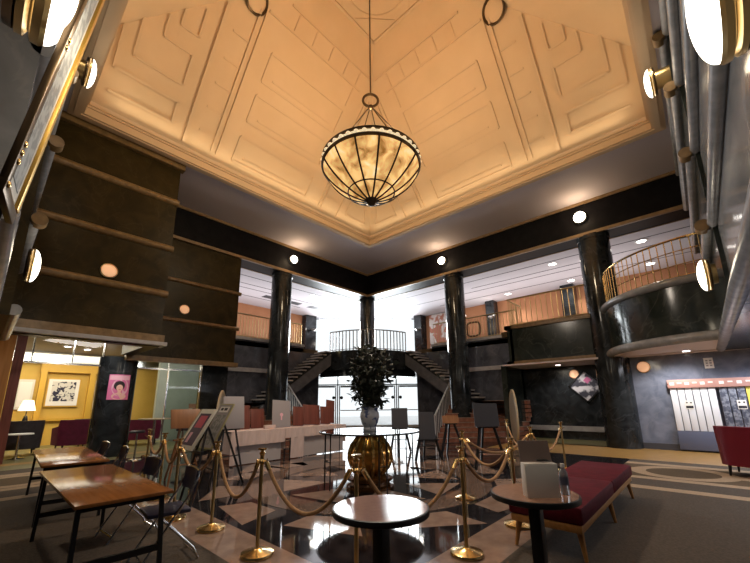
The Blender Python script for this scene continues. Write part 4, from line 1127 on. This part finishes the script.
# red armchair at the right edge and those in the lounge
def armchair(x, y, rz, w, h, mat, label, group, z=.01):
    t = empty('armchair', (x,y,z), R(rz), label, 'armchair', group)   # back towards -y, opens to +y
    m = MB()
    P = [(w/2*math.cos(a)*1.0, -.18+.32*math.sin(a)) for a in [PI+PI*k/14 for k in range(15)]]
    P = [(-w/2,.38)] + P + [(w/2,.38)]; n = len(P)
    top = [h if 1 < i < n-2 else h*.8 for i in range(n)]; top[0] = top[-1] = h*.72
    ins = [(p[0]*.78, p[1]*.72+.02) for p in P]; ins[0] = (P[0][0]*.78, .38); ins[-1] = (P[-1][0]*.78,.38)
    for i in range(n-1):
        a, b, c, d = P[i], P[i+1], ins[i+1], ins[i]
        fl_ = 1.05
        A_, B_ = (a[0]*fl_, a[1]*fl_ if a[1]<0 else a[1]), (b[0]*fl_, b[1]*fl_ if b[1]<0 else b[1])
        m.face([(*a,.2),(*b,.2),(*B_,top[i+1]),(*A_,top[i])]); m.face([(*c,.2),(*d,.2),(*d,top[i]),(*c,top[i+1])])
        m.face([(*A_,top[i]),(*B_,top[i+1]),(*c,top[i+1]),(*d,top[i])]); m.face([(*b,.2),(*a,.2),(*d,.2),(*c,.2)])
    for i in (0,n-1):
        a, d = P[i], ins[i]; A_ = (a[0]*1.05, a[1]); m.face([(*a,.2),(*d,.2),(*d,top[i]),(*A_,top[i])])
    bmesh.ops.remove_doubles(m.bm, verts=m.bm.verts[:], dist=1e-4)
    m.build('shell', mat, t, angle=40)
    m = MB(); m.box(-w*.38,w*.38,-.3,.42,.2,.45); m.build('seat', mat, t, bevel=.04)
    for sx in (-1,1):
        for yy in (-.3,.32):
            m = MB(); m.tube([(sx*w*.36,yy,.22),(sx*w*.38,yy*1.05,0)], .03, 8, radii=[.03,.018]); m.build('leg', 'black_metal', t)
    return t
armchair(9.85, -.2, -103, .95, .92, 'leather_red', 'dark red armchair seen from behind at the right edge of the hall', 'red armchairs')
GL = 'armchairs in the lounge'
armchair(2.02, 16.2, 8, 1.0, 1.0, 'velvet_magenta', 'magenta lounge armchair left of the poster column', GL)
armchair(4.05, 16.4, -20, 1.15, .92, 'velvet_magenta', 'magenta lounge armchair right of the poster column', GL)
armchair(.66, 16.0, 0, 1.0, 1.02, 'dark_leather', 'dark lounge armchair by the timber pillar', GL)
armchair(2.75, 17.9, 180, 1.0, .95, 'dark_leather', 'dark lounge armchair against the yellow wall behind the magenta one', GL)
t = empty('side_table', (.60,14.9,.01), 0, 'small white side table at the left edge of the lounge', 'table')
m = MB(); m.lathe([(0,.66),(.3,.66),(.3,.69),(0,.69)], n=28); m.build('table_top', 'white_paint', t)
m = MB(); m.cyl((0,0,.03),(0,0,.66),.03); m.lathe([(0,0),(.2,0),(.2,.02),(.04,.04)], n=24); m.build('leg', 'chrome', t)
t = empty('lamp_table', (.88,18.3,.01), 0, 'low table under the lounge lamp', 'table')
m = MB(); m.box(-.4,.4,-.3,.3,.68,.74); m.build('table_top', 'yellow_trim', t); 
for sx in (-1,1):
    for sy in (-1,1):
        m = MB(); m.box(sx*.34-.025,sx*.34+.025,sy*.24-.025,sy*.24+.025,0,.68); m.build('leg', 'yellow_trim', t)
t = empty('table_lamp', (.88,18.3,.752), 0, 'table lamp with a glowing cream shade in the lounge', 'lamp')
m = MB(); m.lathe([(0,0),(.12,0),(.13,.02),(.05,.06),(.08,.2),(.05,.36),(.015,.4),(.015,.6)], n=20); m.build('base', 'black_metal', t)
m = MB(); m.lathe([(.24,.55),(.14,.92),(.135,.92),(.235,.55)], n=28); m.build('lamp_shade', 'shade_glow', t)
# lounge wall: calligraphy picture in a niche of yellow pilasters
t = empty('framed_calligraphy', (1.88,19.17,1.98), 0, 'large ink calligraphy picture on the yellow lounge wall', 'picture')
m = MB(); m.box(-.52,.52,-.05,.0,-.56,.56); m.build('frame', 'yellow_trim', t)
m = MB(); m.box(-.47,.47,-.06,-.05,-.51,.51); m.build('paper', 'white_paper', t)
m = MB(); m.box(-.36,.36,-.064,-.06,-.34,.42); m.build('artwork', 'calligraphy', t)
t = empty('framed_print', (.78,19.17,1.9), 0, 'pale print on the lounge wall beside the timber pillar', 'picture')
m = MB(); m.box(-.24,.24,-.05,0,-.55,.55); m.build('frame', 'frame_white', t)
m = MB(); m.box(-.17,.17,-.06,-.05,-.46,.46); m.build('paper', 'white_paper', t)
m = MB()
for u in (1.22,2.72,3.9): m.box(u-.09,u+.09,18.98,19.2,0,3.1)
m.box(1.1,4.0,19.0,19.2,2.75,3.1); m.box(1.1,4.0,19.08,19.2,.9,1.0)
struct(m.build('trim_18', 'yellow_trim', smooth=False), 'yellow timber pilasters on the lounge wall', 'pilaster')
m = MB(); m.box(-.6,.10,13.9,14.3,0.01,3.55); struct(m.build('trim_19', 'pillar_wood', smooth=False), 'orange timber pillar at the left edge of the lounge', 'pillar')
m = MB(); m.box(.12,.32,14.0,14.3,0.01,3.55); struct(m.build('trim_20', 'red_board', smooth=False), 'dark timber jamb beside the orange pillar', 'jamb')
# lounge glazing: transom with mullions, and the greenish screen right of the column
m = MB()
for u in (.45,1.3,2.0,2.9,3.85,4.9): m.box(u-.015,u+.015,13.62,13.66,2.62,3.55)
m.box(.32,4.9,13.61,13.67,2.6,2.65)
for u in (3.85,4.9): m.box(u-.02,u+.02,13.62,13.66,0.01,2.62)
w3 = struct(m.build('window_3', 'chrome', smooth=False), 'glazed transom and screen in front of the lounge', 'window')
MB().face([(.32,13.64,2.65),(4.9,13.64,2.65),(4.9,13.64,3.55),(.32,13.64,3.55)]) and None
m = MB(); m.face([(.32,13.64,2.65),(4.9,13.64,2.65),(4.9,13.64,3.55),(.32,13.64,3.55)]); m.build('pane', 'clear_glass', w3, smooth=False)
m = MB(); m.face([(3.85,13.64,0.01),(4.9,13.64,0.01),(4.9,13.64,2.6),(3.85,13.64,2.6)]); m.build('pane', 'green_glass', w3, smooth=False)
wallbox('wall_lounge_side', 'black_marble', 4.95, 5.9, 13.64, 13.9, 0, 3.6)
wallbox('wall_lounge_back', 'sage_wall', 4.75, 7.5, 17.6, 17.8, 0, 3.6)
# bar table with stools behind the brown board
t = empty('bar_table', (3.3,12.6,.005), 0, 'high pale bar table behind the left display boards', 'table')
m = MB(); m.lathe([(0,1.03),(.42,1.03),(.43,1.06),(0,1.07)], n=28); m.build('table_top', 'bar_top', t)
m = MB(); m.cyl((0,0,.02),(0,0,1.03),.035); m.lathe([(0,0),(.25,0),(.24,.025),(.04,.05)], n=24); m.build('leg', 'chrome', t)
for i,(x,y,lab) in enumerate(((2.75,12.1,'bar stool left of the high bar table'),(3.9,12.0,'bar stool right of the high bar table'))):
    t = empty('bar_stool', (x,y,.005), 0, lab, 'stool', 'bar stools')
    m = MB(); m.lathe([(0,.7),(.18,.7),(.19,.74),(.16,.77),(0,.775)], n=24); m.build('seat', 'dark_leather', t)
    m = MB(); m.cyl((0,0,.02),(0,0,.7),.025); m.lathe([(0,0),(.2,0),(.19,.02),(.03,.045)], n=24); m.build('stem', 'chrome', t)
# poster on the left column
PX, PY = 2.45, 13.75
t = empty('column_poster', (PX,PY,0), 0, 'pink portrait poster on the black column by the lounge', 'poster')
ang0 = math.atan2(.365-PY, -.365-PX) + R(10)
def curved(name, a0, a1, z0, z1, r, mat):
    m = MB(); n = 10
    for k in range(n):
        a, b = a0+(a1-a0)*k/n, a0+(a1-a0)*(k+1)/n
        m.face([(r*math.cos(a),r*math.sin(a),z0),(r*math.cos(b),r*math.sin(b),z0),(r*math.cos(b),r*math.sin(b),z1),(r*math.cos(a),r*math.sin(a),z1)])
    bmesh.ops.remove_doubles(m.bm, verts=m.bm.verts[:], dist=1e-5)
    return m.build(name, mat, t, normals=False)
def curved_oval(name, ac, zc_, ra, rz_, r, mat):
    m = MB(); n = 28
    m.face([(r*math.cos(ac+ra*math.cos(q)), r*math.sin(ac+ra*math.cos(q)), zc_+rz_*math.sin(q)) for q in [2*PI*k/n for k in range(n)]])
    return m.build(name, mat, t, normals=False, smooth=False)
curved('sheet', ang0-.55, ang0+.55, 1.62, 2.36, .506, 'poster_pink')
curved('pale_border', ang0-.5, ang0+.5, 2.20, 2.33, .509, 'poster_pale')
curved_oval('pale_glow', ang0+.05, 1.98, .42, .26, .510, 'poster_pale')
curved_oval('shoulders', ang0+.03, 1.72, .36, .10, .513, 'skin_print')
curved_oval('neck', ang0+.02, 1.83, .08, .08, .516, 'skin_print')
curved_oval('hair', ang0, 2.03, .27, .14, .519, 'hair_print')
curved_oval('face', ang0+.02, 1.965, .16, .095, .522, 'skin_print')
curved_oval('mouth', ang0+.03, 1.915, .05, .010, .524, 'poster_red')
# ================================================================== LIGHT
w = bpy.data.worlds.new('sky'); sc.world = w; w.use_nodes = True
w.node_tree.nodes['Background'].inputs['Color'].default_value = (.93,.96,1.0,1); w.node_tree.nodes['Background'].inputs['Strength'].default_value = 1.2
def look(o, d): o.rotation_euler = Vector(d).to_track_quat('-Z','Y').to_euler()
def area(name, loc, d, sx, sy, power, color=(1,1,1), spread=180):
    l = bpy.data.lights.new(name, 'AREA'); l.shape = 'RECTANGLE'; l.size = sx; l.size_y = sy; l.energy = power; l.color = color; l.spread = R(spread)
    o = bpy.data.objects.new(name, l); col.objects.link(o); o.location = loc; look(o, d); return o
def point(name, loc, power, color=(1,.85,.6), r=.1):
    l = bpy.data.lights.new(name, 'POINT'); l.energy = power; l.color = color; l.shadow_soft_size = r
    o = bpy.data.objects.new(name, l); col.objects.link(o); o.location = loc; return o
def spot(name, loc, d, power, color, ang=110, r=.08, blend=.6):
    l = bpy.data.lights.new(name, 'SPOT'); l.energy = power; l.color = color; l.spot_size = R(ang); l.spot_blend = blend; l.shadow_soft_size = r
    o = bpy.data.objects.new(name, l); col.objects.link(o); o.location = loc; look(o, d); return o
WARM = (1.0,.80,.52)
# cove lamps on the cornice, washing the vault
for loc, d, sx, sy in (((C0,A1-.25,8.62),(0,-.55,.83),9.0,.12),((A1-.25,C0,8.62),(-.55,0,.83),9.0,.12),((C0,A0+.3,8.62),(0,.5,.86),9.0,.12),((A0+.3,C0,8.62),(.5,0,.86),9.0,.12)):
    area('cove_lamp', loc, d, sx, sy, 22, WARM)
# chandelier: light from inside the open bowl
point('chandelier_bulb', (cx0,cy0,7.6), 520, WARM, .35)
# globe lamps
for p in ((8.23,12.72,7.76),(12.72,8.33,7.79),(12.70,2.66,7.8)): point('globe_bulb', p, 24, (1,.70,.40), .12)
for p in ((-.1,2.75,3.5),(-.15,2.2,3.4),(2.3,.4,3.75),(.3,8.1,3.68),(.4,8.1,7.05),(7.7,.5,3.52),(7.7,.6,7.1)): point('bracket_bulb', p, 10, (1,.85,.62), .15)  # second bulb by the left drum lamp is added to brighten the wall
# daylight in the glazed openings
n_ = (-.7071,-.7071,0)
area('daylight_window', ds(24.1,0,5.6), n_, 6.4, 2.9, 2200, (.93,.96,1.0))
area('daylight_door', ds(20.85,0,1.5), n_, 6.4, 2.9, 170, (.92,.95,1.0))
# downlights
for x,y in ((15.3,4.3),(18.2,4.3),(18.2,7.4),(15.2,1.2),(18.2,1.2),(7.2,16.4),(11.0,15.2)): spot('downlight_lamp', (x,y,7.08), (0,0,-1), 130, (1,.93,.82), 130)
# gallery: unseen upward fill areas added to brighten the ceiling
area('gallery_fill', (17.0,6.0,5.0), (0,0,1), 3.0, 10.0, 170, (1,.93,.9)); area('gallery_fill', (8.5,17.0,5.0), (0,0,1), 9.0, 3.0, 150, (1,.93,.92))
for p in ((18.2,13.75,6.35),(13.75,18.2,6.35),(18.3,8.7,6.35)): point('uplight_bulb', p, 14, (1,.92,.8), .1)
spot('spot_low', (12.6,.9,2.72), (.15,0,-1), 170, (1,.93,.85), 140); spot('spot_low', (14.3,4.29,2.7), (.2,-.15,-1), 70, (1,.93,.85), 140); spot('spot_low', (12.6,-.9,2.72), (0,0,-1), 130, (.9,.93,1.0), 140)
area('right_side_fill', (10.0,-2.6,2.75), (0,0,-1), 4.0, 2.0, 260, (.9,.92,1.0))  # unseen fill added under the low ceiling for the right side
spot('stair_fill', (13.6,6.3,7.1), (-.05,.12,-1), 260, (1,.85,.7), 70); spot('stair_fill', (6.6,13.6,7.1), (.12,-.05,-1), 200, (1,.85,.7), 70)  # added under the beams to brighten the steps, no fittings there
# lounge: the areas are fill added under its ceiling
area('lounge_fill', (1.8,16.8,3.5), (0,0,-1), 5.0, 3.5, 150, (1.0,.88,.66))
area('lounge_fill', (1.6,12.2,3.5), (.1,.2,-1), 1.6, .8, 70, (1.0,.92,.82))  # added to brighten the poster column
area('lounge_fill', (5.2,15.6,3.5), (.1,.3,-1), 1.0, 2.0, 60, (1.0,.97,.88))  # added to brighten the sage wall
for x in (1.0,1.9,.1): spot('lounge_spot', (x,16.6,3.5), (0,.6,-1), 60, (1,.85,.6), 120)
point('table_lamp_bulb', (.88,18.3,1.5), 12, (1,.8,.5), .08)
# fill spots added below the soffit to brighten the near floor, no fittings
for x,y in ((-.6,3.0),(-.6,6.5),(3.0,-.05),(6.5,-.05)): spot('near_floor_fill', (x+.3,y+.2,8.3), (.25,.25,-1), 150, (1,.86,.66), 100)
spot('chandelier_fill', (cx0,cy0,5.95), (0,0,-1), 620, (1,.86,.70), 168, .3, .4)  # fill added under the bowl to lift the lower hall
